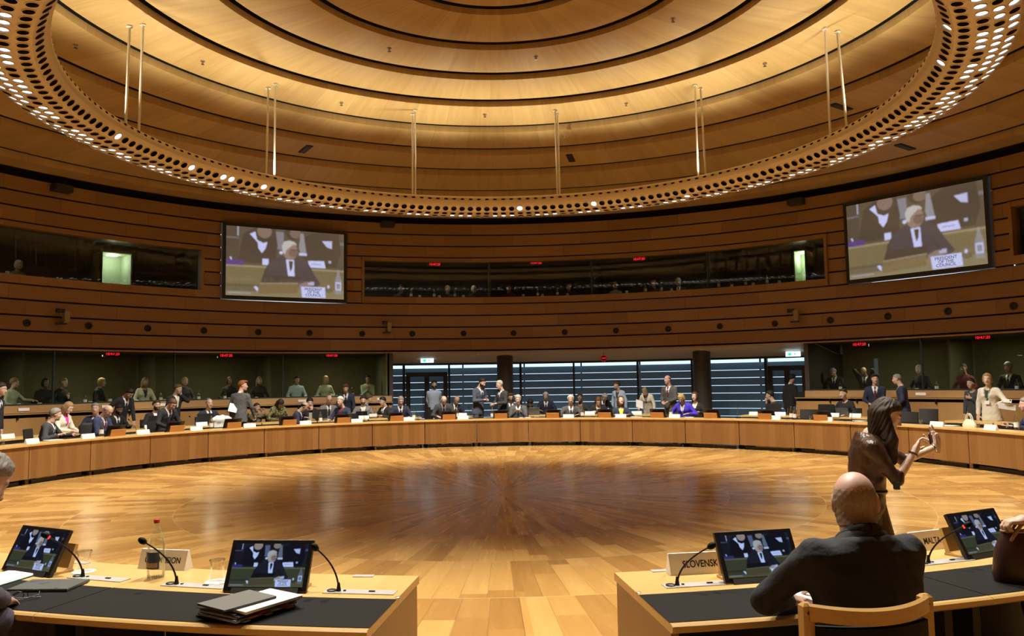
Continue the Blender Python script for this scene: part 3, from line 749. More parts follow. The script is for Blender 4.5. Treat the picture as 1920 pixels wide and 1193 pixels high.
# ------------------------------------------------------------------ ring table
def desk_module(label, a0, a1, R0, c=(0, 0), endL=False, endR=False, group='desks of the ring table', mat=True, Rd=.93, gap=.06, pz=.105):
    am = (a0+a1)/2; base = pol(R0+.4, am, 0, c)
    t = thing('conference_desk', label, 'desk', base, 0, group); cc = (c[0]-base[0], c[1]-base[1])
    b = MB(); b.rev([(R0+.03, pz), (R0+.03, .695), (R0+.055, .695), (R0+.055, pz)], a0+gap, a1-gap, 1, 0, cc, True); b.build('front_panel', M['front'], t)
    b = MB(); b.rev([(R0+.06, pz), (R0+.06, .695), (R0+.07, .695), (R0+.07, pz)], a0+gap, a1-gap, 1, 0, cc, True); b.build('shade_board', M['dark'], t)  # dark board added behind the front panel, stands in for the shade under the desk
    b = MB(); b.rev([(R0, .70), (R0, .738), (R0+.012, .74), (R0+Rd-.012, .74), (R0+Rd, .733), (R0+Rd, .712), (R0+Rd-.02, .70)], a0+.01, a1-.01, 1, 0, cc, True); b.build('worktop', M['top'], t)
    if mat:
        b = MB(); b.rev([(R0+.46, .741), (R0+.46, .7425), (R0+Rd-.035, .7425), (R0+Rd-.035, .741)], a0+(.0 if endL else .02), a1-(.0 if endR else .02), 1, 0, cc, True); b.build('leather_mat', M['leather'], t)
    for s in ((a0+.5, endL), (a1-.5, endR)):
        b = MB(); e = s[1]; h = .14
        if e: b.rev([(R0+.055, .0), (R0+.055, .70), (R0+Rd-.02, .70), (R0+Rd-.02, .0)], s[0]-.5*(1 if s[0] < am else -1)+(.0 if s[0] < am else -.2), s[0]-.5*(1 if s[0] < am else -1)+(.2 if s[0] < am else .0), 1, 0, cc, True); b.build('end_panel', M['front'], t)
        else: b.rev([(R0+.2, .0), (R0+.2, .70), (R0+.75, .70), (R0+.75, .0)], s[0]-h, s[0]+h, 1, 0, cc, True); b.build('support', M['dark'], t)
    b = MB(); b.rev([(R0+.10, .0), (R0+.10, .07), (R0+.16, .07), (R0+.16, .0)], a0+.9, a1-.9, 1, 0, cc, True); b.build('cable_duct', M['dark'], t)
    return t
AS = -2.46; STEP = 9.04; RT_ = 8.92
nm = 0
for k in range(-10, 12):
    a0 = AS+STEP*k
    desk_module('curved wooden desk of the far ring table, %s from the left' % ORD[k+10], a0, a0+STEP, RT_)
LC = (.74, .41); RCN = (-.445, .45)
desk_module('near left desk with the black folder stack, beside the gap', -170.74, -161.4, RT_, LC, endL=True)
desk_module('near left desk at the picture edge, with the tablet', -161.4, -152.2, RT_, LC)
desk_module('near right desk in front of the bald man, beside the gap', 165.8, 174.97, RT_, RCN, endR=True)
desk_module('near right desk at the picture edge, behind the MALTA plate', 156.6, 165.8, RT_, RCN)
# second row of desks
R2 = 10.85
def desk2(x0, x1, lab, y=780):
    a0, a1 = azim(on_R(x0, y, R2)), azim(on_R(x1, y, R2)); am = (a0+a1)/2; base = pol(R2+.3, am, 0); cc = (-base[0], -base[1])
    t = thing('conference_desk', lab, 'desk', base, 0, 'second row desks')
    b = MB(); b.rev([(R2, .70), (R2, .74), (R2+.62, .74), (R2+.62, .70)], a0, a1, 1, 0, cc, True); b.build('worktop', M['top'], t)
    b = MB(); b.rev([(R2+.03, .08), (R2+.03, .69), (R2+.055, .69), (R2+.055, .08)], a0+.1, a1-.1, 1, 0, cc, True); b.build('front_panel', M['front'], t)
    for a in (a0+.4, a1-.4):
        b = MB(); b.rev([(R2+.1, 0), (R2+.1, .7), (R2+.5, .7), (R2+.5, 0)], a-.12, a+.12, 1, 0, cc, True); b.build('support', M['dark'], t)
for i, (x0, x1) in enumerate([(-60, 62), (64, 168), (170, 282), (284, 392), (394, 490), (492, 594), (596, 690), (692, 791), (862, 902), (1094, 1160), (1162, 1228), (1389, 1484), (1574, 1668), (1770, 1860), (1862, 1960)]):
    desk2(x0, x1, 'second row desk behind the ring table, %s from the left' % ORD[i], 790 if x0 < 300 else 780)
desk2(991, 1057, 'small wooden desk behind the grey haired man in grey', 780)

# ------------------------------------------------------------------ desk equipment
TZ = .7402
def face_c(P, c=(0, 0)):    # rotation that turns local +Y to the ring centre
    a = math.atan2(P[0]-c[0], P[1]-c[1]); return PI-a
TILT = 27*D2R
def monitor(label, P, rz, group, pic=False):
    t = thing('desk_monitor', label, 'monitor', (P[0], P[1], TZ), rz, group)
    T_ = Matrix.Translation((0, -.06, .006)) @ Matrix.Rotation(-TILT, 4, 'X') @ Matrix.Scale(1.1, 4)
    b = MB(); b.box((0, .009, .1175), (.385, .018, .235), 0, T_, .003); b.build('display', M['black'], t)
    b = MB(); b.prism([(.0, 0), (.10, 0), (.135, .14), (.118, .145), (.075, .02)], -.172, .172); b.prism([(-.03, 0), (.10, 0), (.10, .012), (-.03, .012)], -.185, .185); b.build('stand', M['chairw'] if pic else M['wedge'], t)
    b = MB(); b.prism([(-.07, 0), (.0, 0), (.05, .135), (.03, .135)], -.17, .17); b.build('backing', M['dark'], t)
    if pic: add_picture(t)
    return t
mon_me = None
def add_picture(t):
    global mon_me
    T_ = Matrix.Translation((0, -.06, .006)) @ Matrix.Rotation(-TILT, 4, 'X') @ Matrix.Scale(1.1, 4)
    if mon_me is None:
        mon_me = screen_mesh('monitor_picture', PALM, .345, .194, SMM); mon_me.transform(T_ @ Matrix.Translation((0, -.0012, .119)))
    o = bpy.data.objects.new('picture', mon_me); COL.objects.link(o); o.parent = t
    for k, s in enumerate(('PRESIDENT', 'OF THE', 'COUNCIL')):
        text_mesh(s, .0105, M['textg'], 'caption', o, T_ @ Matrix.Translation((.345*(.728-.5), -.002, .119+.194*(.5-.868-.043*k))) @ RX90, .0002)
far_mon = None; far_mon2 = None
def module_pos(k, f, R): return pol(R, AS+STEP*(k+f), TZ)
NPL = 0
def tent(w, h, d): return [(-d/2, 0), (d/2, 0), (.006, h), (-.006, h)]
pl0 = None
plates_skip = {1, 5, 9}
slot = 0
for k in range(-7, 7):
    f = .47; P = module_pos(k, f, RT_+.17); lab = 'wood backed desk monitor on the far ring table, %s from the left' % ORD[k+7]
    if far_mon is None: far_mon = monitor(lab, P, face_c(P), 'monitors on the far table')
    else: dup(far_mon, P, face_c(P), lab)
plx = [(60, 826), (165, 817), (268, 809), (368, 801), (468, 796), (573, 791), (669, 788), (767, 786), (868, 783.5), (1066, 781.5), (1164, 781.5), (1265, 781.5), (1453, 785), (1550, 787.5), (1757, 797), (1858, 804)]
for i, (x, y) in enumerate(plx):
    P = on_R(x, y, RT_+.10); P[2] = TZ; lab = 'white name plate on the front edge of the far table, %s from the left' % ORD[i]
    if pl0 is None:
        pl0 = thing('name_plate', lab, 'name plate', P, face_c(P), 'name plates on the far table'); b = MB(); b.prism(tent(.3, .098, .07), -.148, .148); b.build('card', M['white'], pl0)
    else: dup(pl0, P, face_c(P)+random.uniform(-.06, .06), lab)
for i, (x, y) in enumerate([(14, 812), (102, 793), (282, 796), (378, 791), (682, 781), (866, 776), (1106, 773), (1194, 773), (1415, 774), (1463, 774), (1563, 776), (1604, 777)]):
    P = on_R(x, y, R2+.08); P[2] = TZ
    dup(pl0, P, face_c(P), 'white name plate on the second row desks, %s from the left' % ORD[i], 'name plates on the second row')
# microphones
def mic_geo(t, hx, hy, hz, led=False, plate=True):
    if plate:
        b = MB(); b.box((.11, 0, .002), (.36, .075, .004)); b.build('socket_plate', M['plate'], t)
        b = MB(); b.lathe([(.024, .004), (.024, .009), (.016, .012)], 16, 0, Matrix.Translation((-.035, 0, 0))); b.build('socket', M['black'], t)
        for cx, w_ in ((.17, .03), (.03, .012)): b = MB(); b.box((cx, .003, .006), (w_, .012, .005)); b.build('button', M['black'], t)
    b = MB(); pts = []
    bend = Vector((hx*.28, hy*.28, hz*.62))
    for i in range(13):
        u = i/12; p = Vector((0, 0, 0))*(1-u)**2+Vector((0, 0, hz*.55))*2*u*(1-u)+Vector((hx, hy, hz))*u*u; pts.append(p)
    b.lathe([(.013, 0), (.011, .012), (.006, .045)], 12); b.tube(pts, [.0052-.0014*i/12 for i in range(13)], 8); b.build('gooseneck', M['black'], t, True)
    dv = (pts[-1]-pts[-3]).normalized(); Mq = Matrix.Translation(pts[-1]+dv*.018) @ dv.to_track_quat('Z', 'Y').to_matrix().to_4x4()
    b = MB(); b.ball((0, 0, .004), (.0165, .0165, .024), 0, 16, Mq); b.build('windscreen', M['leather'], t, True)
    if led: b = MB(); b.lathe([(.0085, -.022), (.0095, -.019), (.0095, -.014), (.0085, -.011)], 14, 0, Mq); b.build('light_ring', M['redled'], t)
def near_mic(label, bx, by, hx, hy, c, led):
    P = on_z(bx, by, TZ); rz = face_c(P, c); dist = (P-CO)@FW
    H = at_d(hx, hy, dist-.04); v = Matrix.Rotation(-rz, 3, 'Z') @ Vector(H-P)
    t = thing('microphone', label, 'microphone', P, rz, 'microphones on the near desks'); mic_geo(t, v.x, v.y, v.z, led)
near_mic('black gooseneck microphone in front of the leftmost near monitor', 155, 1083, 92, 1008, LC, True)
near_mic('black gooseneck microphone crossing the water bottle', 331, 1097, 274, 1019, LC, False)
near_mic('black gooseneck microphone right of the folder stack monitor', 635, 1110, 596, 1032, LC, False)
near_mic('black gooseneck microphone in front of the SLOVENSKO plate', 1270, 1099, 1327, 1028, RCN, False)
near_mic('black gooseneck microphone in front of the MALTA plate', 1741, 1057, 1807, 988, RCN, True)
fm = None
for k in range(-7, 7):
    P = module_pos(k, .9, RT_+.3); lab = 'thin gooseneck microphone on the far ring table, %s from the left' % ORD[k+7]
    if fm is None: fm = thing('microphone', lab, 'microphone', P, face_c(P), 'microphones on the far table'); mic_geo(fm, .06, -.18, .3)
    else: dup(fm, P, face_c(P), lab)
# near monitors
def near_mon(label, x, y, c, dr=0):
    P = on_z(x, y, TZ); m = monitor(label, P, face_c(P, c)+dr, 'monitors on the near desks', True)
near_mon('desk monitor at the far left of the near desk, seen at an angle', 66, 1073, LC, -.10)
near_mon('desk monitor behind the folder stack on the near left desk', 504, 1107, LC, .10)
near_mon('desk monitor left of the bald man', 1424, 1087, RCN, -.02)
near_mon('desk monitor at the right edge beside the MALTA plate', 1842, 1040, RCN, .08)
# near name plates
def near_plate(label, x, y, c, words, col, dr=0, size=.05, w=.31, dx=0):
    P = on_z(x, y, TZ); t = thing('name_plate', label, 'name plate', P, face_c(P, c)+dr, 'name plates on the near desks')
    b = MB(); b.prism(tent(w, .105, .08), -w/2, w/2); b.build('card', M[col], t)
    tl = math.atan2(.034, .105)
    text_mesh(words, size, M['text'], 'lettering', t, Matrix.Translation((dx, -.04, .0)) @ Matrix.Rotation(-tl, 4, 'X') @ Matrix.Translation((0, -.0012, .052)) @ RX90, .0002, sx=.82)
near_plate('grey COMMISSION name plate behind the water bottle', 310, 1066, LC, 'COMMISSION', 'cardgrey', .05, .046, .3, .0)
near_plate('SLOVENSKO name plate on the near right desk', 1306, 1074, RCN, 'SLOVENSKO', 'cardgrey', -.03, .05, .31, .03)
near_plate('MALTA name plate beside the rightmost near monitor', 1742, 1029, RCN, 'MALTA', 'cardgrey', .0, .05, .31, .0)
for i, (x, y) in enumerate([(152, 1056), (682, 1081), (1240, 1071)]):
    P = on_z(x, y, TZ); t = thing('access_flap', 'small flat metal flap at the inner desk edge, %s from the left' % ORD[i], 'flap', P, face_c(P), 'metal flaps in the desk tops')
    b = MB(); b.box((0, 0, .002), (.11, .045, .004)); b.build('lid', M['plate'], t)
for i, (x, y) in enumerate([(746, 1121), (1197, 1112)]):
    P = on_z(x, y, TZ); t = thing('desk_button', ['small round steel button near the end of the left desk', 'small round steel button near the end of the right desk'][i], 'button', P, 0, 'steel buttons')
    b = MB(); b.lathe([(.013, 0), (.013, .003), (.008, .005)], 16); b.build('cap', M['metal'], t)
# bottles, tumblers, cups
def bottle_geo(t, detail=True):
    b = MB(); b.lathe([(.042, 0), (.046, .006), (.0455, .02), (.0465, .165), (.043, .19), (.019, .262), (.014, .285), (.014, .296)], 24 if detail else 12); b.build('glass', M['glass'], t, True)
    b = MB(); b.lathe([(.042, .006), (.0425, .165), (.039, .188), (.026, .235)], 20 if detail else 10); b.build('water', M['water'], t, True)
    b = MB(); b.rev([(.0474, .052), (.0477, .14)], 140 if detail else 0, 265 if detail else 360, 10); b.build('label', M['label'] if detail else M['labelw'], t, True)
    b = MB(); b.lathe([(.015, .288), (.0155, .305), (.013, .308)], 16); b.build('cap', M['caps'] if detail else M['silver'], t, True)
P = on_z(292, 1083, TZ); t = thing('water_bottle', 'tall water bottle with red cap in front of the COMMISSION plate', 'bottle', P, 0, 'water bottles'); bottle_geo(t)
b = MB(); b.rev([(.0482, .06), (.0482, .085)], 150, 260, 8); b.build('label_band', plain('label_sand', (.35, .22, .12), .5), t, True)
def tumbler_geo(t):
    b = MB(); n = 10; b.lathe([(.045, .0), (.044, .015), (.036, .06), (.035, .09), (.041, .106), (.041, .113), (.005, .113)], 20, cap=False); b.build('glass', M['glass'], t, True)
    b = MB(); b.lathe([(.0415, .105), (.0418, .113), (.003, .114)], 20, cap=False); b.build('rim', M['glass'], t, True)
    b = MB(); b.lathe([(.062, -.0006), (.062, .0006)], 24); b.build('coaster', M['white'], t)
for i, (x, y) in enumerate([(157, 1072), (407, 1091), (1893, 1012)]):
    P = on_z(x, y, TZ+.001); P[2] = TZ+.0012
    t = thing('tumbler', ['upturned tumbler beside the leftmost near monitor', 'upturned tumbler left of the folder stack', 'tumbler at the right edge behind the monitor'][i], 'glass', P, 0, 'tumblers on the near desks'); tumbler_geo(t)
fb = None
for i, (x, y, R, w) in enumerate([(190, 812, 9.4, 'in front of the bald man in blue'), (338, 790, 9.6, 'in front of the man on the phone'), (396, 798, 9.3, 'beside the white jacket on a chair'), (601, 791, 9.4, 'right of the man in profile'),
                                  (776, 784, 9.3, 'left of the man in the light blue shirt'), (857, 778, 9.6, 'in front of the second bald man'), (923, 783, 9.2, 'in front of the two standing men'), (1092, 782, 9.2, 'right of the white haired man'),
                                  (1258, 777, 9.4, 'in front of the blond woman in blue'), (1484, 783, 9.4, 'left of the woman in the black cardigan'), (1490, 785, 9.2, 'first of the pair at the dark chair'), (1907, 808, 9.4, 'at the right picture edge'),
                                  (694, 772, 11.0, 'first of three on the second row'), (699, 772, 11.0, 'second of three on the second row'), (704, 772, 11.0, 'third of three on the second row'), (1127, 772, 11.0, 'beside the woman in black and white')]):
    P = on_R(x, y, R); P[2] = TZ; lab = 'clear water bottle on the far tables, '+w
    if fb is None: fb = thing('water_bottle', lab, 'bottle', P, 0, 'water bottles'); bottle_geo(fb, False)
    else: dup(fb, P, 0, lab)
ft = None
for i, (x, y) in enumerate([(5, 832), (915, 785), (1118, 781), (1727, 797), (1834, 803), (1520, 788), (215, 812)]):
    P = on_R(x, y, 9.3); P[2] = TZ; lab = 'drinking glass on the far ring table, %s from the left' % ORD[[0, 2, 3, 5, 6, 4, 1][i]]
    if ft is None: ft = thing('tumbler', lab, 'glass', P, 0, 'glasses on the far table'); b = MB(); b.lathe([(.028, 0), (.032, .1), (.03, .1), (.026, .006)], 12, cap=False); b.build('glass', M['glass'], ft, True)
    else: dup(ft, P, 0, lab)
cup = None
CUPS = [(36, 736, 1), (75, 736, 1), (170, 733, 1), (268, 733, 1), (308, 732, 1), (391, 731, 1), (430, 731, 1), (481, 731, 1), (540, 731, 1), (592, 729, 1), (632, 728, 1), (678, 727, 1), (1640, 716, 1), (1718, 710, 1), (1820, 706, 1), (1863, 705, 1),
        (787, 553, 2), (824, 553, 2), (869, 553, 2), (981, 551, 2), (1017, 550, 2), (1064, 549, 2), (1175, 545, 2), (1259, 541, 2), (1372, 533, 2), (1412, 530, 2), (1461, 526, 2), (14, 512, 2)]
for i, (x, y, lv) in enumerate(CUPS):
    P = on_R(x, y, 14.75); P[2] = 1.301 if lv == 1 else 4.701
    lab = 'white cup on the %s booth counter, %s from the left' % (('lower', ORD[i]) if lv == 1 else ('upper', ORD[(i-16+1) if i < 27 else 0]))
    if cup is None:
        cup = thing('cup', lab, 'cup', P, 0, 'cups in the booths'); b = MB(); b.lathe([(.03, 0), (.045, .03), (.05, .09), (.046, .09), (.04, .02)], 14, cap=False); b.build('bowl', M['ceram'], cup, True)
        b = MB(); b.lathe([(.03, 0), (.075, .012), (.075, .016), (.03, .006)], 16, cap=False); b.build('saucer', M['ceram'], cup, True)
    else: dup(cup, P, 0, lab)
for i, (x, y, lv) in enumerate([(160, 730, 1), (207, 728, 1), (302, 728, 1), (373, 727, 1), (422, 727, 1), (463, 724, 1), (621, 724, 1), (661, 722, 1), (1575, 713, 1), (1755, 705, 1), (1905, 700, 1), (771, 551, 2), (814, 550, 2), (853, 550, 2), (1008, 548, 2), (1045, 547, 2), (1210, 541, 2), (1240, 540, 2), (1348, 533, 2), (1398, 529, 2), (1438, 526, 2)]):
    P = on_R(x, y, 14.8); P[2] = 1.301 if lv == 1 else 4.701
    dup(fb, P, 0, 'water bottle on the %s booth counter, %s from the left' % (('lower', ORD[i]) if lv == 1 else ('upper', ORD[i-11])), 'bottles in the booths')
bs = None
for i, (x, y) in enumerate([(-20, 756), (45, 756), (201, 752), (303, 749), (567, 745), (715, 743), (1726, 732)]):
    P = on_R(x, y, 14.05); P[2] = 1.245; a = azim(P)
    lab = 'small white sign on the booth parapet, %s from the left' % ORD[i]
    if bs is None: bs = thing('booth_sign', lab, 'sign', P, -a*D2R, 'booth signs'); b = MB(); b.box((0, 0, 0), (.27, .02, .075), 0, Matrix.Rotation(-.1, 4, 'X')); b.build('plaque', M['cardgrey'], bs)
    else: dup(bs, P, -a*D2R, lab)
hk = None
xs = [(34, 772), (89, 770), (190, 764), (244, 763), (381, 759), (428, 758), (517, 756), (560, 756), (604, 755), (728, 752), (1556, 747), (1606, 744), (1754, 741), (1660, 743)]
for i, (x, y) in enumerate(xs):
    P = on_R(x, y, 13.95); P[2] = 1.03; a = azim(P); lab = 'dark bracket under the parapet shelf, %s from the left' % ORD[sorted(q[0] for q in xs).index(x)]
    if hk is None:
        hk = thing('shelf_bracket', lab, 'bracket', P, -a*D2R, 'brackets under the parapet shelf'); b = MB(); b.box((0, .02, .02), (.03, .06, .14)); b.box((.0, -.02, .03), (.02, .05, .06)); b.build('arm', M['black'], hk)
    else: dup(hk, P, -a*D2R, lab)

# ------------------------------------------------------------------ people
def nets(F, org, h):
    """smooth surface of a sampled field"""
    F = F.astype(np.float32); s = F < 0; nx, ny, nz = F.shape
    c = np.zeros((nx-1, ny-1, nz-1), np.int8)
    for dx in (0, 1):
        for dy in (0, 1):
            for dz in (0, 1): c += s[dx:nx-1+dx, dy:ny-1+dy, dz:nz-1+dz]
    act = (c > 0) & (c < 8); idx = -np.ones(act.shape, np.int64); I = np.argwhere(act); idx[act] = np.arange(len(I))
    acc = np.zeros((len(I), 3)); cnt = np.zeros(len(I))
    cr = [(dx, dy, dz) for dx in (0, 1) for dy in (0, 1) for dz in (0, 1)]
    for a in cr:
        for ax in range(3):
            if a[ax]: continue
            b = list(a); b[ax] = 1
            fa = F[I[:, 0]+a[0], I[:, 1]+a[1], I[:, 2]+a[2]]; fb = F[I[:, 0]+b[0], I[:, 1]+b[1], I[:, 2]+b[2]]
            m = (fa < 0) != (fb < 0); t = np.where(m, fa/np.where(m, fa-fb, 1), 0)
            p = np.zeros((len(I), 3)); p[:] = a; p[:, ax] += t
            acc[m] += p[m]; cnt[m] += 1
    V = (I+acc/cnt[:, None])*h+org
    Q = []
    for ax in range(3):
        o1, o2 = [(1, 2), (2, 0), (0, 1)][ax]
        sl = [slice(None)]*3; sl2 = [slice(None)]*3; sl[ax] = slice(0, -1); sl2[ax] = slice(1, None)
        a, b = s[tuple(sl)], s[tuple(sl2)]; E = np.argwhere(a != b)
        ok = (E[:, o1] > 0) & (E[:, o2] > 0) & (E[:, o1] < F.shape[o1]-1) & (E[:, o2] < F.shape[o2]-1); E = E[ok]
        fl = a[E[:, 0], E[:, 1], E[:, 2]]
        def g(d1, d2):
            e = E.copy(); e[:, o1] -= d1; e[:, o2] -= d2; return idx[e[:, 0], e[:, 1], e[:, 2]]
        q = np.stack([g(1, 1), g(0, 1), g(0, 0), g(1, 0)], 1); q[~fl] = q[~fl][:, ::-1]; Q.append(q)
    Q = np.concatenate(Q); Q = Q[(Q >= 0).all(1)]
    return V, Q
def grid(lo, hi, h):
    ax = [np.arange(l, u+h, h, dtype=np.float32) for l, u in zip(lo, hi)]
    return np.stack(np.meshgrid(*ax, indexing='ij'), -1), np.array([a[0] for a in ax])
def seg(p, a, b, ra, rb):
    a = np.array(a, np.float32); ba = np.array(b, np.float32)-a; pa = p-a; h = np.clip((pa@ba)/max(1e-9, ba@ba), 0, 1)
    return np.sqrt(((pa-h[..., None]*ba)**2).sum(-1))-(ra+(rb-ra)*h)
def ell(p, c, r):
    q = (p-np.array(c, np.float32))/np.array(r, np.float32); k = np.sqrt((q*q).sum(-1)); return (k-1)*min(r)
def smin(a, b, k):
    h = np.clip(.5+.5*(b-a)/k, 0, 1); return b*(1-h)+a*h-k*h*(1-h)
def smax(a, b, k): return -smin(-a, -b, k)
def nv(v): v = np.array(v, float); return v/max(1e-9, np.linalg.norm(v))
def rotm(axis, deg): return np.array(Matrix.Rotation(deg*D2R, 3, axis))

# ---- heads and hair in head space (y forward, z up, chin at -.12, crown at +.118)
def head_field(p, fem=False, heavy=0.):
    x = np.abs(p[..., 0]); ps = p.copy(); ps[..., 0] = x
    f = smin(ell(p, (0, -.012, .03), (.076, .097, .09)), ell(p, (0, .022, -.035), (.062+heavy*.01, .074, .083)), .03)
    f = smin(f, ell(p, (0, .04, -.078), (.044+heavy*.014, .046, .042)), .03)
    f = smin(f, ell(ps, (.042, .055, -.03), (.022, .02, .024)), .02)
    f = smin(f, seg(p, (0, .088, .012), (0, .112, -.028), .008, .0125), .012)
    f = smin(f, ell(ps, (.012, .1, -.032), (.009, .01, .008)), .008)
    f = smin(f, seg(ps, (.012, .084, .033), (.046, .073, .033), .009, .007), .014)
    f = smax(f, -ell(ps, (.032, .103, .009), (.016, .0145, .012)), .012)
    f = np.minimum(f, ell(ps, (.032, .079, .008), (.0125, .0125, .0115)))
    f = smin(f, ell(p, (0, .092, -.058), (.024, .012, .006)), .006); f = smin(f, ell(p, (0, .089, -.069), (.02, .013, .007)), .006)
    f = smin(f, ell(p, (0, .076, -.1), (.02, .02, .018)), .02)
    ear = smax(ell(ps, (.079, -.008, .0), (.011, .024, .034)), -ell(ps, (.09, -.004, .002), (.008, .012, .02)), .006)
    f = smin(f, ear, .008)
    f = smin(f, seg(p, (0, -.02, -.06), (0, -.045, -.2), .05 if fem else .057+heavy*.008, .052 if fem else .062+heavy*.008), .03)
    return f
def head_slots(C):
    """0 skin 1 lips 2 eye white 3 iris/brows 4 beard area"""
    x, y, z = np.abs(C[:, 0]), C[:, 1], C[:, 2]; s = np.zeros(len(C), int)
    s[(((x/.024)**2+((z+.0625)/.013)**2) < 1) & (y > .07)] = 1
    e = np.sqrt((x-.032)**2+(z-.008)**2); s[(e < .0125) & (np.abs(z-.008) < .008) & (y > .07)] = 2; s[(e < .007) & (y > .075)] = 3
    s[(np.abs(z-.036-(x-.03)*.02) < .0055) & (x > .014) & (x < .05) & (y > .055)] = 5
    return s
def beard_mask(C):
    x, y, z = np.abs(C[:, 0]), C[:, 1], C[:, 2]
    b = (z < -.028-.0*y) & (z > -.13) & (y > -.012+(-.05-z)*.2); b &= ~((z > -.045) & (x < .03) & (np.abs(z+.034) > .009)); return b
def hair_field(p, st):
    x = np.abs(p[..., 0]); y, z = p[..., 1], p[..., 2]; ps = p.copy(); ps[..., 0] = x
    an = np.arctan2(p[..., 0], y+.02); n = .0022*np.sin(an*21+z*14)+.0016*np.sin(an*43-z*23)+.0012*np.sin(z*60+an*9)
    cap = ell(p, (0, -.014, .034), (.085, .106, .096))+n
    line = np.where(y > .045, z-.068-(y-.045)*.25+.25*x, z-.92*(y+.018))
    def hug(t): return smax(head_field(p)-(.0025+t*np.clip(line/.05, 0, 1))+n*np.clip(line/.04, .1, 1), -line*.8, .004)
    if st in ('short', 'quiff', 'pulled'): short = np.maximum(hug(.013), -(z+.075))
    elif st in ('fringe', 'crop'): short = np.maximum(hug(.006), -(z+.075))
    else: short = cap
    if st == 'short': return short
    if st == 'quiff':
        return smin(short, ell(p, (.015, .06, .11), (.05, .045, .028))+n, .02)
    if st == 'fringe': return smax(short, (z-.055+np.clip(-y, 0, .1)*.25), .01)
    if st == 'stubble':
        f = head_field(p, False, .55)-.003*np.clip((.066+y*.15-z)/.045, -.6, 1)+.0013*np.sin(p[..., 0]*260+y*90)*np.sin(z*240+y*60)
        f = np.maximum(f, z-.075-y*.15); f = smax(f, -(z+.088), .004); f = smax(f, y-.028-.25*z, .004); return np.maximum(f, x-.0775)
    if st == 'crop': return short
    if st == 'curly':
        n2 = .008*(np.sin(p[..., 0]*120)*np.sin(y*120)*np.sin(z*120)); return smax(ell(p, (0, -.02, .035), (.1, .118, .112))+n2, -line*.8, .01)
    face = smax(smax(x-.058, .028-y, .01), z-.07, .01)
    if st == 'bob':
        v = smin(cap, smax(ell(p, (0, -.02, -.02), (.1, .1, .125))+n, -(z+.125), .01), .02); return smax(v, -face, .012)
    if st == 'pulled': return smin(smax(cap-.0, -line*.8, .008), ell(p, (0, -.125, .02), (.04, .04, .045))+n, .02)
    if st in ('long', 'vlong'):
        L = -.24 if st == 'long' else -.36
        v = smin(cap, smax(ell(p, (0, -.03, -.04), (.102, .1, .16))+n, -(z+.19), .01), .02); v = smax(v, -face, .012)
        t = seg(ps, (.05, -.06, -.03), (.06, -.075, L), .05, .04)+n; return smin(v, t, .03)
    return short
HEADS = {}; HAIRS = {}
def get_head(key, h=.009):
    if (key, h) not in HEADS:
        fem, hv = key
        g, o = grid((-.11, -.14, -.17), (.11, .15, .14), h); V, Q = nets(head_field(g, fem, hv), o, h); C = V[Q].mean(1)
        HEADS[(key, h)] = (V, Q, head_slots(C), beard_mask(C))
    return HEADS[(key, h)]
def get_hair(st, h=.009):
    if (st, h) not in HAIRS:
        lo = -.42 if st == 'vlong' else (-.3 if st == 'long' else -.16)
        g, o = grid((-.13, -.19, lo), (.13, .13, .17), h); HAIRS[(st, h)] = nets(hair_field(g, st), o, h)
    return HAIRS[(st, h)]
# ---- hands: left hand, wrist at the origin, fingers along +Y, palm towards -Z, thumb on +X
def hand_field(p, curl, spread=1., bent=None):
    f = ell(p, (0, .05, 0), (.042, .052, .016)); f = smin(f, seg(p, (0, -.03, 0), (0, .02, 0), .024, .027), .02)
    for i, (x, L, c) in enumerate(((.028, .072, 0), (.0095, .08, 0), (-.0095, .074, 0), (-.028, .058, 0))):
        cu = curl if bent is None else bent[i]; a = 0.; q = np.array([x, .092-.004*abs(i-1), 0.]); ang = (x*3.2*spread)
        for k, fr in enumerate((.44, .32, .24)):
            a += cu*(.8 if k == 0 else 1.1); d = np.array([math.sin(ang), math.cos(a)*math.cos(ang), -math.sin(a)]); e = q+d*L*fr
            s = seg(p, q, e, .0092-.0006*k, .0086-.0008*k); f = smin(f, s, .006 if k == 0 else .002); q = e
    q = np.array([.03, .02, -.004]); 
    for k, (d, L, r) in enumerate((((.75, .6, -.25), .04, .0125), ((.45, .85, -.3-.3*curl), .034, .0105), ((.2, .9, -.35-.4*curl), .026, .0095))):
        e = q+nv(d)*L; f = smin(f, seg(p, q, e, r, r*.92), .01); q = e
    return f
HANDS = {}
def get_hand(kind, h=.0075):
    if (kind, h) not in HANDS:
        g, o = grid((-.075, -.05, -.13), (.12, .2, .05), h)
        F = dict(rest=lambda: hand_field(g, .3), grip=lambda: hand_field(g, .95, .4), flat=lambda: hand_field(g, .08, 1.3), phone=lambda: hand_field(g, .7, .5),
                 vee=lambda: hand_field(g, .1, 1.2, (.12, .1, .75, .9)))[kind]()
        HANDS[(kind, h)] = nets(F, o, h)
    return HANDS[(kind, h)]
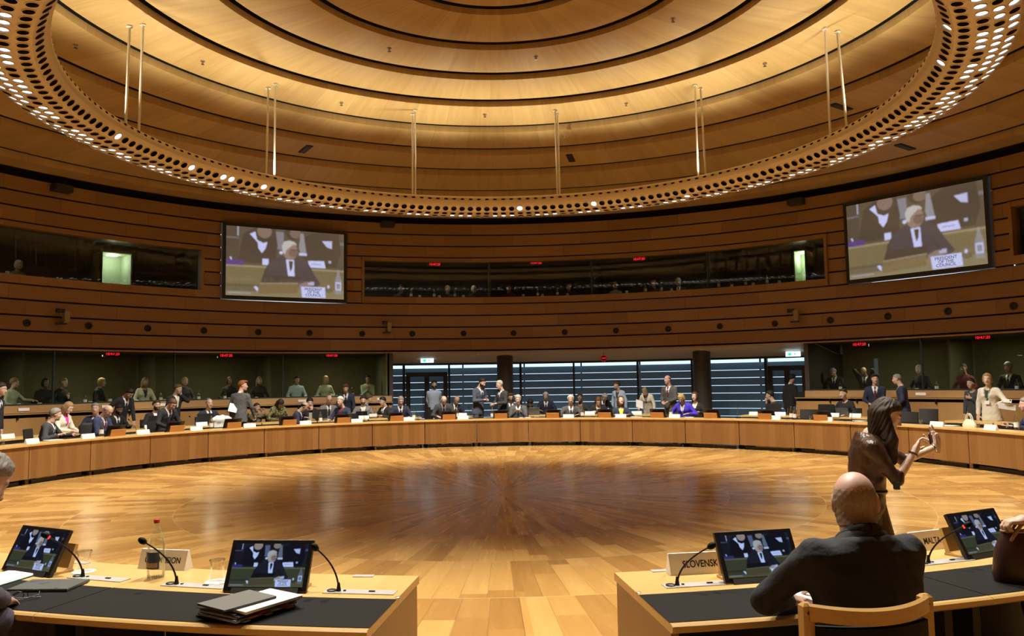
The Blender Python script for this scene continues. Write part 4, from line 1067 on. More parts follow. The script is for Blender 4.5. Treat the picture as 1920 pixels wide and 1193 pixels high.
# ---- bodies
UJ = [-.6, -.35, -.2, -.05, .08, .25, .45, .65, .82, .92, .985, 1.04, 1.1]
def torso(p, P0, P1, X, wm=1., dm=1., off=0., umin=-.15, umax=1.06, fem=False, belly=0., flare=0.):
    A = P1-P0; L = np.linalg.norm(A); A = A/L; X = nv(X-A*(X@A)); B = np.cross(A, X); r = p-P0
    u = (r@A.astype(np.float32))/L; a = r@X.astype(np.float32); b = r@B.astype(np.float32)
    W = [.18+flare, .178+flare*.6, .175+flare*.3, .172, .166, .152 if fem else .16, .15 if fem else .168, .168 if fem else .185, .182 if fem else .2, .165 if fem else .188, .115 if fem else .135, .075 if fem else .085, .055 if fem else .06]
    Dp = [.12, .122, .122, .122, .118, .108, .106, .118 if fem else .118, .11, .092, .072, .06, .05]
    w = np.interp(u, UJ, W)*wm+off; d = np.interp(u, UJ, Dp)*dm+off
    b = b+np.where(u > .85, (u-.85)*.12, 0)
    if belly: d = d+belly*np.exp(-((u-.25)/.22)**2)*(b > 0)
    if fem: d = d+.028*np.exp(-((u-.66)/.13)**2)*(b > 0)
    f = (np.sqrt((a/w)**2+(b/d)**2)-1)*np.minimum(w, d)
    return smax(smax(f, (u-umax)*L, .02), (umin-u)*L, .02), u, a, b
def ik(sh, wr, l1, l2, hint):
    d = wr-sh; D = np.linalg.norm(d); 
    if D > (l1+l2)*.985: wr = sh+d/D*(l1+l2)*.985; d = wr-sh; D = np.linalg.norm(d)
    n = d/D; a = (l1*l1-l2*l2+D*D)/(2*D); hh = math.sqrt(max(0, l1*l1-a*a)); q = nv(np.array(hint, float)-n*(np.array(hint, float)@n)); return sh+n*a+q*hh, wr
def mesh_obj(name, V, Q, mats, parent, slots=None, smooth=True):
    me = bpy.data.meshes.new(name); n, m = len(V), len(Q)
    me.vertices.add(n); me.vertices.foreach_set('co', np.asarray(V, np.float32).ravel())
    me.loops.add(m*4); me.loops.foreach_set('vertex_index', np.asarray(Q, np.int32).ravel())
    me.polygons.add(m); me.polygons.foreach_set('loop_start', np.arange(0, m*4, 4, dtype=np.int32)); me.polygons.foreach_set('loop_total', np.full(m, 4, np.int32))
    for x in (mats if isinstance(mats, list) else [mats]): me.materials.append(x)
    if slots is not None: me.polygons.foreach_set('material_index', np.asarray(slots, np.int32))
    if smooth: me.polygons.foreach_set('use_smooth', np.ones(m, bool))
    me.update(calc_edges=True); me.validate()
    o = bpy.data.objects.new(name, me); COL.objects.link(o); o.parent = parent; return o
def field_mesh(fn, lo, hi, h):
    g, o = grid(lo, hi, h); return nets(fn(g), o, h)
def skeleton(pose, lean=6., side=0., hp=5., hy=0., twist=0., fem=False, dz=0., hands=None, tor=.52, neck=.035, sh=.88, legs='auto', hr=0.):
    J = {}; sit = pose == 'sit'
    J['pel'] = np.array([0, 0, (.56 if sit else .97)+dz]); 
    Rm = rotm('Y', side) @ rotm('X', -lean) @ rotm('Z', twist)
    A = Rm @ np.array([0, 0, 1.]); X = Rm @ np.array([1., 0, 0]); B = Rm @ np.array([0, 1., 0]); J['X'], J['B'] = X, B
    J['nb'] = J['pel']+A*tor
    sw = .165 if fem else .19
    for s, k in ((1, 'R'), (-1, 'L')): J['s'+k] = J['pel']+A*tor*sh+X*s*sw
    HR = rotm('Y', side*.4) @ rotm('X', -lean*.55) @ rotm('Z', hy) @ rotm('X', -hp) @ rotm('Y', hr); J['HR'] = HR
    J['head'] = J['nb']+A*neck+B*.012+HR @ np.array([0, .035, .165])
    top = J['head']+HR @ np.array([0, -.012, .122]); J['top'] = top
    hands = hands or {}
    for s, k in ((1, 'R'), (-1, 'L')):
        hd = hands.get(k)
        if hd is None: hd = dict(p=(s*.23, .40, .80-0+dz*0) if sit else (s*.27, .04, .80))
        w = np.array(hd.get('p', (s*.2, .35, .9)), float)
        if hd.get('rel'): w = J['s'+k]+X*w[0]+B*w[1]+A*w[2]
        el, w = ik(J['s'+k], w, .30, .265, hd.get('hint', (s*.7, -.6, -.6)))
        J['e'+k], J['w'+k] = el, w; J['hd'+k] = hd
    for s, k in ((1, 'R'), (-1, 'L')):
        h = J['pel']+np.array([s*.09, 0, -.05]); J['h'+k] = h
        if sit: J['k'+k] = h+np.array([s*.05, .43, -.01]); J['a'+k] = np.array([h[0]+s*.05, .40, .09])
        else: J['k'+k] = np.array([s*.1, .02, .5]); J['a'+k] = np.array([s*.11, -.02, .09])
    return J
def person(label, px, ytop, R, pose='sit', face=0., floor=0., hair='short', hc='dark', top='suit', col=(.02, .022, .035), shirt=(.7, .7, .72), tie=(.02, .02, .04), skin='fair',
           fem=False, lower=None, h=.017, beard=None, glasses=False, heavy=0., group=None, dist=None, root=None, fixed=None, skirt=False, maxs=1.1, hand='rest', hh=.009, chair=True, legs=True, loose=0., mat=None, scale=1., **sk):
    J = skeleton(pose, fem=fem, **sk)
    if root is None:
        T = at_d(px, ytop, dist) if dist else on_R(px, ytop, R)
        az = math.atan2(T[0], T[1]); th = PI-az+face*D2R
        want = (T[2]-floor)/scale; sc = scale
        if pose == 'stand': sc = scale*min(maxs, max(.86, want/J['top'][2]))
        else:
            d = want-J['top'][2]; d = min(.2, max(-.2, d)); sk2 = dict(sk); sk2['dz'] = d; J = skeleton(pose, fem=fem, **sk2)
        c, s_ = math.cos(th), math.sin(th); tx, ty = J['top'][0]*sc, J['top'][1]*sc
        loc = (T[0]-(c*tx-s_*ty), T[1]-(s_*tx+c*ty), floor)
    else: loc, th, sc = root
    hs_ = sk.get('hands') or {}
    if any('w' in (q or {}) for q in hs_.values()):
        inv = (Matrix.Translation(Vector(loc)) @ Matrix.Rotation(th, 4, 'Z') @ Matrix.Scale(sc, 4)).inverted(); R3 = np.array(Matrix.Rotation(-th, 3, 'Z'))
        nh = {}
        for k_, q in hs_.items():
            q = dict(q)
            if 'w' in q: q['p'] = tuple(inv @ Vector(q['w']))
            for e_ in ('dir', 'up', 'hint'):
                if 'w'+e_ in q: q[e_] = tuple(R3 @ np.array(q['w'+e_], float))
            nh[k_] = q
        sk2 = dict(sk); sk2['hands'] = nh; sk2['dz'] = sk2.get('dz', 0)+(d if (root is None and pose == 'sit') else 0); J = skeleton(pose, fem=fem, **sk2)
    t = thing('person', label, 'person', loc, th, group, sc)
    t['_d'] = 0; del t['_d']
    lo, hi = np.array([-.5, -.4, 0]), np.array([.5, .7, 1.8])
    # body: core, neck, forearms as one surface with head and hands set on it
    pts = [J[k] for k in ('pel', 'nb', 'sR', 'sL', 'eR', 'eL', 'wR', 'wL', 'hR', 'hL')]
    lo = np.min(pts, 0)-.2; hi = np.max(pts, 0)+.2
    sleeve = top not in ('tee',)
    def core(g):
        f, u, a, b = torso(g, J['pel'], J['nb'], J['X'], off=-.03, umax=1.1, fem=fem)
        for k in 'RL':
            f = smin(f, seg(g, J['s'+k], J['e'+k], .04, .036), .03); f = smin(f, seg(g, J['e'+k], J['w'+k], .036, .026), .02)
            if legs: f = smin(f, seg(g, J['h'+k], J['k'+k], .07, .048), .03); f = smin(f, seg(g, J['k'+k], J['a'+k], .048, .035), .02)
        HRt = J['HR']
        f = smin(f, seg(g, J['nb']-J['B']*.01, J['head']+HRt @ np.array([0, -.02, -.1]), .055 if fem else .062, .048 if fem else .056), .03)
        return f
    blo, bhi = lo.copy(), hi.copy()
    if legs: blo = np.minimum(blo, np.min([J['aR'], J['aL'], J['kR'], J['kL']], 0)-.1); bhi = np.maximum(bhi, np.max([J['kR'], J['kL']], 0)+.1)
    V, Q = field_mesh(core, blo, bhi, h*1.25); Vs, Qs, Sl = [V], [Q], [np.zeros(len(Q), int)]; n = len(V)
    hv, hq, hs, bm = get_head((fem, heavy), hh); hs = hs.copy()
    if beard: hs[bm & (hs == 0)] = 4
    Vs.append(hv @ J['HR'].T+J['head']); Qs.append(hq+n); Sl.append(hs); n += len(hv)
    for s, k in ((1, 'R'), (-1, 'L')):
        hd = J['hd'+k]; kind = hd.get('kind', hand); vv, qq = get_hand(kind, .0075 if h > .012 else .005)
        Y = nv(hd['dir']) if 'dir' in hd else nv(J['w'+k]-J['e'+k]); U = np.array(hd.get('up', (0, 0, 1)), float); Z = nv(U-Y*(U@Y)); Xh = np.cross(Y, Z)
        v2 = vv.copy()
        if s > 0: v2[:, 0] *= -1; qq = qq[:, ::-1]
        Vs.append(v2 @ np.stack([Xh, Y, Z])+J['w'+k]); Qs.append(qq+n); Sl.append(np.zeros(len(qq), int)); n += len(vv)
    mesh_obj('body', np.concatenate(Vs), np.concatenate(Qs), [SKIN[skin], LIP, EYEW, IRIS, HAIR[beard or 'dark'], HAIR[{'black': 'dark', 'white': 'silver', 'blond': 'sand', 'stub': 'sand'}.get(hc, hc)]], t, np.concatenate(Sl))
    if hair and hair != 'bald':
        a, b = get_hair(hair, hh); mesh_obj('hair', a @ J['HR'].T+J['head'], b, HAIR[hc], t)
    # clothes
    suit = top in ('suit', 'jacket'); open_ = top in ('suit', 'jacket', 'open')
    mt = mat or cloth(col)
    umin = -.42 if (pose == 'stand' and suit) else (-.12 if pose == 'sit' else -.2)
    def upper(g):
        f, u, a, b = torso(g, J['pel'], J['nb'], J['X'], 1.04 if suit else 1., 1.05 if suit else 1., off=.012+heavy*.015+loose, umin=umin, umax=1.03 if open_ else 1.05, fem=fem, belly=heavy*.05, flare=.02 if suit else 0)
        for k in 'RL':
            f = smin(f, seg(g, J['s'+k]+np.array([0, 0, -.005]), J['e'+k], .062 if suit else .054, .054 if suit else .046), .045)
            w2 = J['w'+k]*.88+J['e'+k]*.12 if top != 'tee' else J['e'+k]*.8+J['w'+k]*.2
            f = smin(f, seg(g, J['e'+k], w2, .053 if suit else .045, .042 if suit else .036), .02)
        f = f+.003*np.sin(g[..., 2]*55+g[..., 0]*30)*np.sin(g[..., 1]*40+g[..., 0]*20)
        if h < .012: f = f+.0035*np.exp(-(a/.007)**2)*(b < 0)*(u < .93)+.003*np.exp(-((np.abs(a)-.205)/.009)**2)*(u > .6)*(u < 1.)
        if open_:
            lowv = .42 if suit else .55
            hw = np.clip((u-lowv)/(1.02-lowv), 0, 1.2)*.078
            if top == 'open': hw = hw+.01
            cut = smax(np.abs(a)-hw, .02-b, .005); cut = np.maximum(cut, lowv-u); f = np.maximum(f, -cut)
            nk = seg(g, J['nb']-J['B']*.02, J['head'], .066 if h > .012 else .054, .066 if h > .012 else .054); f = np.maximum(f, -nk)
        return f
    V, Q = field_mesh(upper, lo-.06, hi+.06, h)
    mesh_obj('jacket' if suit or top == 'open' else 'shirt', V, Q, mt, t)
    if open_:
        def sh(g):
            f, u, a, b = torso(g, J['pel'], J['nb'], J['X'], .88 if h > .012 else 1., 1.03, off=.006, umin=.0, umax=.99 if h > .012 else 1.08, fem=fem, belly=heavy*.05)
            nk = seg(g, J['nb']-J['B']*.012, J['nb']*.45+J['head']*.55-J['B']*.012,   .063 if not fem else .056, .058 if not fem else .05)
            if not fem:
                hu = J['head']-J['nb']; q = ((g-J['nb']) @ (hu/np.linalg.norm(hu)).astype(np.float32)); nk = smax(nk, q-.047, .006)
                f = smin(f, nk, .012)
            else:
                cut = seg(g, J['nb']+J['B']*.03, J['head'], .075, .08); f = np.maximum(f, -cut)
            return f
        V, Q = field_mesh(sh, np.minimum(J['pel'], J['nb'])-.26, np.maximum(J['pel'], J['nb'])+.26, h*.9); mesh_obj('shirt', V, Q, cloth(shirt), t)
        if tie:
            A = (J['nb']-J['pel']); mbt = MB(); P_ = []
            for u, w_ in ((1.0, .016), (.955, .022), (.93, .017), (.75, .027), (.55, .034), (.42, .036)):
                d = np.interp(u, UJ, [.12, .122, .122, .122, .118, .108, .106, .118, .11, .092, .072, .06, .05])+.002-max(0, u-.85)*.12+heavy*.05*math.exp(-((u-.25)/.22)**2)
                c = J['pel']+A*u+J['B']*(d+.012); P_.append((c-J['X']*w_, c+J['X']*w_, c+J['B']*.006))
            vs = [tuple(q) for r in P_ for q in r]; fs = []
            for i in range(len(P_)-1):
                o = i*3; fs += [(o, o+3, o+5, o+2), (o+2, o+5, o+4, o+1), (o+1, o+4, o+3, o)]
            mbt.add(vs, fs); mbt.build('tie', cloth(tie), t, 'all')
    lowc = lower or (col if suit else (.02, .02, .025))
    if legs:
        def low(g):
            f = ell(g, J['pel']+np.array([0, 0, -.03]), (.17, .125, .14))
            if skirt:
                f = smin(f, seg(g, J['pel'], (J['kR']+J['kL'])/2+np.array([0, .04, -.04]), .15, .20), .05)
            for k in 'RL':
                f = smin(f, seg(g, J['h'+k], J['k'+k], .092, .068), .04)
                if not skirt: f = smin(f, seg(g, J['k'+k], J['a'+k], .066, .052), .02)
            return f
        V, Q = field_mesh(low, np.min([J['pel'], J['hR'], J['hL'], J['kR'], J['kL'], J['aR'], J['aL']], 0)-.2, np.max([J['pel'], J['kR'], J['kL']], 0)+.22, h*1.15); mesh_obj('skirt' if skirt else 'trousers', V, Q, mat if (mat and skirt) else cloth(lowc), t)
        for s, k in ((1, 'R'), (-1, 'L')):
            a = J['a'+k]; mbs = MB(); mbs.ball((a[0], a[1]+.06, .035), (.045, .13, .035), 0, 12); mbs.box((a[0], a[1]+.06, .008), (.075, .24, .016)); mbs.build('shoe', M['black'], t, True)
    if glasses:
        mbg = MB(); HM = Matrix([list(r)+[0] for r in J['HR']]+[[0, 0, 0, 1]]); HM.translation = Vector(J['head'])
        for s in (1, -1):
            mbg.tube([(s*.033+.02*math.cos(q), .1, .006+.016*math.sin(q)) for q in [2*PI*i/12 for i in range(13)]], .0022, 5, 0, HM); mbg.tube([(s*.054, .098, .012), (s*.08, .05, .014), (s*.083, -.01, .012)], .002, 5, 0, HM)
        mbg.tube([(-.013, .103, .01), (.013, .103, .01)], .002, 5, 0, HM); mbg.build('glasses', M['black'], t)
    t['category'] = 'person'
    PEOPLE.append((t, J, label, pose, loc, th, sc, floor)); return t, J
PEOPLE = []
K = dict(black=(.012, .012, .015), navy=(.02, .026, .06), blue=(.03, .04, .11), grey=(.09, .09, .09), dgrey=(.04, .042, .045), bluegrey=(.07, .08, .12), lgrey=(.2, .2, .19), white=(.72, .71, .68), cream=(.66, .62, .52),
         olive=(.11, .1, .05), green=(.02, .03, .028), maroon=(.14, .02, .03), red=(.35, .03, .05), yellow=(.8, .6, .06), royal=(.07, .04, .6), magenta=(.7, .04, .38), sky=(.36, .46, .62), brown=(.1, .055, .035), lgreen=(.45, .5, .36), dark=(.02, .02, .022))
TB = dict(L=dict(p=(-.14, .46, .78), kind='grip'), R=dict(p=(.14, .46, .78), kind='grip'))
def low_hands(z=.80, y=.42, x=.2, kind='rest'): return dict(L=dict(p=(-x, y, z), kind=kind), R=dict(p=(x, y, z), kind=kind))
CH = dict(p=(.06, .24, 1.02), kind='grip', dir=(-.1, .1, 1), up=(0, -1, .2))
r1, r2 = 10.05, 11.85
# front row, left to right
person('man in a dark grey suit at the far left of the ring table', 107, 766, r1, face=35, hy=20, hair='short', hc='grey', col=K['dgrey'], skin='pink', lean=16, hands=dict(L=dict(p=(-.25, .5, .78), kind='flat'), R=dict(p=(.2, .35, .8))))
person('bald man in a blue suit looking down at his phone', 208, 762, r1, face=18, hp=32, lean=12, hair='fringe', hc='grey', col=K['blue'], tie=K['maroon'], skin='pink', hands=dict(L=dict(p=(-.06, .38, .84), kind='phone'), R=dict(p=(.08, .38, .84), kind='phone')))
person('man in a black suit leaning deep over the table with a long dark tie', 328, 750, r1, face=10, hp=35, lean=18, hair='crop', hc='brown', col=K['black'], skin='pink', hands=low_hands())
person('dark haired man in profile bent to the right over white papers', 576, 755, r1, face=60, hp=22, lean=22, hair='fringe', hc='black', col=K['navy'], skin='tan', hands=low_hands(.79, .45))
person('white haired man with a dark red scarf, facing left', 637, 744, r1, face=-50, hp=10, lean=10, hair='short', hc='silver', col=K['navy'], shirt=K['maroon'], tie=None, skin='pink', hands=low_hands(.79, .42))
person('man in a navy suit reading, left of the glass door', 752, 744, r1, hp=25, lean=10, hair='crop', hc='grey', col=K['navy'], skin='fair', hands=low_hands(.79, .4))
person('bald man bowed low in front of the man in the light blue shirt', 833, 745, r1, hp=42, lean=14, hair='bald', col=K['dgrey'], skin='pink', hands=low_hands(.79, .4))
person('grey haired man in a grey suit with both hands held before him', 971, 741, r1, hp=12, lean=8, hair='short', hc='silver', col=K['grey'], skin='fair', tie=K['black'], hands=dict(L=dict(p=(-.06, .33, .90), kind='grip'), R=dict(p=(.06, .33, .90), kind='grip')))
person('white haired man in a grey suit facing forward', 1070, 741, r1, face=8, hp=4, lean=6, hair='short', hc='white', col=K['grey'], skin='pink', tie=K['dgrey'], hands=low_hands(.78, .42))
person('woman with long brown hair in a yellow top looking up', 1163, 743, r1, face=15, hp=-12, hy=12, lean=3, fem=True, hair='long', hc='brown', top='jacket', col=K['navy'], shirt=K['yellow'], tie=None, skin='fair', hands=low_hands(.78, .42))
person('blond woman in a bright blue jacket bowed over papers', 1275, 740, r1, face=-5, hp=32, lean=14, fem=True, hair='bob', hc='blond', top='jacket', col=K['royal'], shirt=K['white'], tie=None, skin='fair', hands=dict(L=dict(p=(-.2, .3, .8)), R=dict(p=(.3, .3, .8), kind='grip')))
person('man in a navy suit at the right picture edge, hand on the table', 1921, 746, r1, face=-30, hp=6, hair='short', hc='grey', col=K['navy'], skin='pink', hands=dict(L=dict(p=(-.3, .45, .78), kind='flat'), R=dict(p=(.2, .4, .79))))
# second row, left to right
person('blond woman in a white jacket with a magenta top', 133, 755, 11.2, face=20, hp=28, lean=8, fem=True, hair='long', hc='sand', top='jacket', col=K['cream'], shirt=K['magenta'], tie=None, skin='fair', hands=low_hands(.8, .36, .1))
person('stocky man in a navy suit turned to the left', 179, 756, 11.4, face=-40, hp=5, hair='crop', hc='grey', col=K['navy'], skin='pink', heavy=.6, hands=low_hands(.78, .4))
person('bearded man in a dark suit between the bald man and the bent man', 226, 759, r2, hp=25, face=12, hair='crop', hc='black', col=K['black'], skin='brown', beard='black', hands=low_hands(.8, .35))
person('bearded man with a bow tie behind a dark screen', 294, 751, 11.5, hp=2, hair='short', hc='dark', col=K['black'], skin='tan', beard='dark', tie=None, hands=low_hands(.8, .36))
person('balding man in a navy suit beside a white jacket hung on a chair', 393, 748, 11.6, hp=3, hair='fringe', hc='brown', col=K['navy'], skin='fair', hands=low_hands(.8, .36))
person('woman in olive holding a phone, half hidden by the man in grey', 482, 756, r2, face=15, fem=True, hair='pulled', hc='dark', top='jacket', col=K['olive'], shirt=K['lgrey'], tie=None, skin='tan', hands=dict(L=dict(p=(-.05, .33, 1.0), kind='phone', dir=(0, .2, 1)), R=dict(p=(.06, .33, 1.0), kind='phone', dir=(0, .2, 1))))
def camo():
    t = NT('camouflage'); c = t.n('TexCoord').outputs['Object']; f = t.noise(c, 16, 2, .5)
    t.bsdf(t.ramp(f, [(.36, (.02, .022, .012)), (.45, (.10, .10, .04)), (.55, (.24, .22, .10)), (.62, (.05, .06, .025))]), .9); _pm['cloth_camo'] = t.m; return t.m
pc_, _ = person('dark haired person bowed low in a camouflage jacket', 528, 752, 11.2, hp=48, lean=20, hair='long', hc='black', fem=True, top='plain', col=K['olive'], skin='brown', hands=low_hands(.8, .36, .12))
cm = camo()
for ch in kids(pc_):
    if ch.name.startswith('shirt'): ch.data.materials[0] = cm
person('woman with dark curls holding a hand to her face', 581, 747, r2, face=-10, hp=14, fem=True, hair='curly', hc='black', top='jacket', col=K['black'], shirt=K['dark'], tie=None, skin='fair', hands=dict(L=dict(p=(-.05, .25, 1.06), kind='grip', dir=(0, -.1, 1), up=(0, -1, 0)), R=dict(p=(.16, .36, .8))))
person('bald man with glasses in a light grey suit', 618, 742, r2, hp=22, hair='bald', col=K['lgrey'], tie=K['black'], skin='pink', glasses=True, hands=low_hands(.8, .36))
person('bearded man in a pale grey jacket', 681, 743, 11.6, hp=12, face=-8, hair='short', hc='dark', col=K['lgrey'], shirt=K['white'], tie=None, skin='fair', beard='brown', hands=low_hands(.8, .36))
person('man behind the bearded man in pale grey, turned to the right', 694, 741, 12.9, face=70, hp=15, hair='short', hc='brown', col=K['dgrey'], skin='tan', hands=low_hands(.8, .3))
person('dark haired man in profile looking left, right of the three bottles', 716, 745, 11.5, face=-60, hp=14, hair='short', hc='black', col=K['black'], skin='tan', hands=low_hands(.8, .34))
person('bald man in navy slumped to the side, right of the light blue shirt', 858, 744, 11.3, face=10, hp=30, side=-8, lean=16, hair='bald', col=K['navy'], skin='tan', hands=low_hands(.8, .36))
person('bearded man with glasses behind the grey haired man', 958, 738, r2, face=8, hp=10, hair='quiff', hc='brown', col=K['bluegrey'], skin='pink', beard='brown', glasses=True, hands=low_hands(.8, .36))
person('black haired person bowed low behind a laptop', 995, 751, 11.4, face=15, hp=42, lean=16, hair='short', hc='black', top='plain', col=K['dgrey'], skin='brown', hands=low_hands(.8, .36))
person('grey haired man in a dark suit at a small desk by the window', 1023, 736, 13.2, hp=20, hair='short', hc='silver', col=K['navy'], skin='tan', hands=low_hands(.8, .36))
person('dark skinned woman with glasses behind the white haired man', 1087, 738, r2, fem=True, face=-5, hair='pulled', hc='black', top='jacket', col=K['black'], shirt=K['brown'], tie=None, skin='brown', glasses=True, hands=low_hands(.8, .36))
person('woman in a black and white blouse bowed over the desk', 1122, 746, 11.3, face=10, hp=34, lean=18, fem=True, hair='bob', hc='brown', top='jacket', col=K['black'], shirt=K['white'], tie=None, skin='fair', hands=low_hands(.8, .36))
person('grey haired person bent low behind the woman in black and white', 1136, 741, 12.6, face=30, hp=45, lean=25, hair='short', hc='grey', col=K['black'], skin='tan', hands=low_hands(.8, .3))
person('woman with a brown bob in a dark cardigan, right of the bright blue jacket', 1302, 735, 11.4, face=-5, hp=2, fem=True, hair='bob', hc='brown', top='jacket', col=K['black'], shirt=K['cream'], tie=None, skin='fair', hands=low_hands(.8, .36))
person('dark haired man in profile looking left, hand on his chin', 1442, 733, 11.4, face=-75, hp=4, lean=12, hair='short', hc='black', col=K['dark'], skin='tan', hands=dict(L=dict(p=(-.0, .28, 1.06), kind='grip', dir=(0, -.1, 1), up=(0, -1, 0)), R=dict(p=(.2, .38, .8))))
person('woman with tied dark hair in a black cardigan', 1580, 729, 11.4, face=-8, hp=6, fem=True, hair='pulled', hc='dark', top='jacket', col=K['black'], shirt=K['black'], tie=None, skin='fair', hands=low_hands(.8, .38, .24))
# standing
ST = dict(pose='stand', h=.018)
person('man in a dark suit standing at the left picture edge', 4, 718, 11.0, face=25, hair='short', hc='dark', col=K['black'], skin='pink', hp=10, **ST)
person('man in a dark suit bending down with one hand on his hip', 248, 731, 12.3, face=12, lean=22, hp=38, hair='short', hc='black', col=K['black'], skin='tan', hands=dict(R=dict(p=(.22, .1, .98), kind='grip', hint=(1, -.4, 0)), L=dict(p=(-.2, .3, .8))), **ST)
person('man in a dark suit holding a phone to his ear', 336, 721, 12.7, face=18, hp=14, hy=10, hair='short', hc='brown', col=K['black'], tie=K['cream'], skin='tan', hands=dict(L=dict(p=(-.12, .13, 1.50), kind='phone', dir=(.1, -.2, 1), up=(-1, 0, 0), hint=(-.6, .2, -1)), R=dict(p=(.25, .1, .82))), **ST)
person('ginger haired man in a grey suit walking, papers in hand', 456, 714, 10.75, face=130, hy=-70, hair='quiff', hc='ginger', col=K['grey'], skin='pink', lean=4, hands=dict(R=dict(p=(.28, .25, .86), kind='grip'), L=dict(p=(-.25, .05, .85))), **ST)
person('curly haired man in a navy suit leaning forward beside the scarf', 648, 721, 12.6, face=-15, lean=14, hp=18, hair='quiff', hc='brown', col=K['navy'], tie=K['black'], skin='pink', hands=dict(L=dict(p=(-.25, .35, .85)), R=dict(p=(.25, .35, .85))), **ST)
person('bearded man in a light blue shirt standing at the glass door', 814, 714, 13.2, hair='short', hc='black', top='plain', col=K['sky'], lower=K['dark'], skin='tan', beard='black', hands=dict(L=dict(p=(-.12, -.16, .92), hint=(-1, -.6, 0)), R=dict(p=(.12, -.16, .92), hint=(1, -.6, 0))), **ST)
person('man in a blue grey suit looking down at a phone with a colleague', 907, 710, 10.7, face=45, hp=26, lean=6, hair='short', hc='black', col=K['bluegrey'], skin='pink', beard='dark', hands=dict(L=dict(p=(-.06, .30, 1.16), kind='phone'), R=dict(p=(.08, .30, 1.16), kind='phone')), **ST)
person('grey haired man in a dark suit with glasses, facing left', 935, 714, 10.7, face=-55, hp=14, lean=3, hair='short', hc='silver', col=K['dgrey'], skin='fair', glasses=True, hands=dict(L=dict(p=(-.1, .3, 1.12), kind='grip'), R=dict(p=(.12, .3, 1.1), kind='grip')), **ST)
person('woman in a blue grey jacket standing by the window, looking left', 1156, 715, 13.0, face=-20, hy=-35, hair='curly', hc='dark', fem=True, col=K['sky'], shirt=K['dgrey'], tie=None, skin='tan', **ST)
person('woman in a white jacket bending over with papers', 1207, 729, 12.0, face=-8, lean=24, hp=34, hair='pulled', hc='sand', fem=True, col=K['cream'], shirt=K['lgrey'], tie=None, skin='fair', hands=dict(R=dict(p=(.24, .34, .92), kind='grip'), L=dict(p=(-.3, .3, .84))), **ST)
person('balding man in a grey suit with a red tie', 1251, 704, 11.9, face=-18, hp=4, hy=-14, hair='fringe', hc='brown', col=K['grey'], tie=K['maroon'], skin='pink', hands=dict(L=dict(p=(-.07, .28, 1.04), kind='grip'), R=dict(p=(.09, .28, 1.04), kind='grip')), **ST)
person('man in black standing at the right glass door, facing away', 1487, 702, 14.6, face=150, hair='short', hc='black', col=K['black'], skin='tan', hp=12, **ST)
person('young man in a navy suit holding a phone, red tie', 1640, 702, 12.5, face=22, hp=4, hy=14, hair='quiff', hc='dark', col=K['navy'], tie=K['maroon'], skin='pink', hands=dict(L=dict(p=(-.02, .3, 1.08), kind='phone'), R=dict(p=(.14, .28, 1.04), kind='phone')), **ST)
person('grey haired man in a navy suit facing the young man', 1680, 702, 12.5, face=-62, hp=8, hair='crop', hc='grey', col=K['navy'], skin='pink', hands=dict(R=dict(p=(.16, .3, 1.04)), L=dict(p=(-.2, .2, .95))), **ST)
person('short haired person in black raising a hand to the chest', 1819, 710, 12.7, face=-4, hair='short', hc='black', fem=True, col=K['dgrey'], shirt=K['dgrey'], tie=None, skin='tan', hands=dict(L=dict(p=(-.02, .2, 1.3), kind='rest', dir=(.9, .1, .2), up=(0, 1, 0)), R=dict(p=(.24, .1, .84))), **ST)
tw, Jw = person('blond woman in a cream jacket with a lanyard, papers and phone in hand', 1850, 700, 11.3, face=12, hy=16, hair='bob', hc='sand', fem=True, col=K['cream'], shirt=K['green'], tie=None, lower=K['brown'], skin='fair', hands=dict(L=dict(p=(-.30, .34, 1.14), kind='phone', dir=(-.6, .8, .1)), R=dict(p=(.26, .05, .86))), **ST)
# interpreters behind the lower glass
def booth_person(label, x, y, lv=1, **k):
    kw = dict(h=.02, legs=False, group='interpreters in the booths', hands=low_hands(.84, .32)); kw.update(k)
    person(label, x, y, 15.35, floor=.45 if lv == 1 else 3.62, **kw)
G1 = dict(top='plain', fem=True)
booth_person('interpreter with blond curls gesturing in the leftmost lower booth', 29, 698, hair='curly', hc='sand', col=K['lgreen'], skin='fair', face=30, hands=dict(L=dict(p=(-.35, .4, 1.0)), R=dict(p=(.2, .3, .85))), **G1)
booth_person('black haired interpreter in dark clothes left of the first partition', 86, 709, hair='bob', hc='black', col=K['black'], skin='brown', **G1)
booth_person('fair haired interpreter with her hand on her cheek', 121, 702, hair='pulled', hc='sand', col=K['black'], skin='fair', face=20, **{**G1, 'hands': dict(L=dict(p=(-.05, .24, 1.06), kind='grip', dir=(0, -.1, 1), up=(0, -1, 0)), R=dict(p=(.2, .3, .85)))})
booth_person('blond interpreter in a dark top facing right', 192, 700, hair='bob', hc='blond', col=K['black'], skin='fair', face=45, **G1)
booth_person('long haired interpreter in a beige cardigan', 273, 698, hair='long', hc='sand', top='jacket', fem=True, col=K['cream'], shirt=K['dgrey'], tie=None, skin='tan')
booth_person('blond interpreter drinking behind the man on the phone', 347, 705, hair='bob', hc='blond', col=K['dgrey'], skin='fair', **G1)
booth_person('dim interpreter holding her head under a lamp', 431, 702, hair='bob', hc='dark', col=K['black'], skin='tan', **G1)
booth_person('long haired interpreter in navy right of the ginger man', 487, 698, hair='long', hc='sand', col=K['black'], skin='fair', **G1)
booth_person('interpreter in a pale blue shirt right of the third partition', 557, 697, hair='crop', hc='dark', top='plain', col=(.42, .55, .6), skin='tan')
booth_person('blond interpreter in a pale green blouse', 611, 697, hair='long', hc='blond', col=K['lgreen'], skin='fair', **G1)
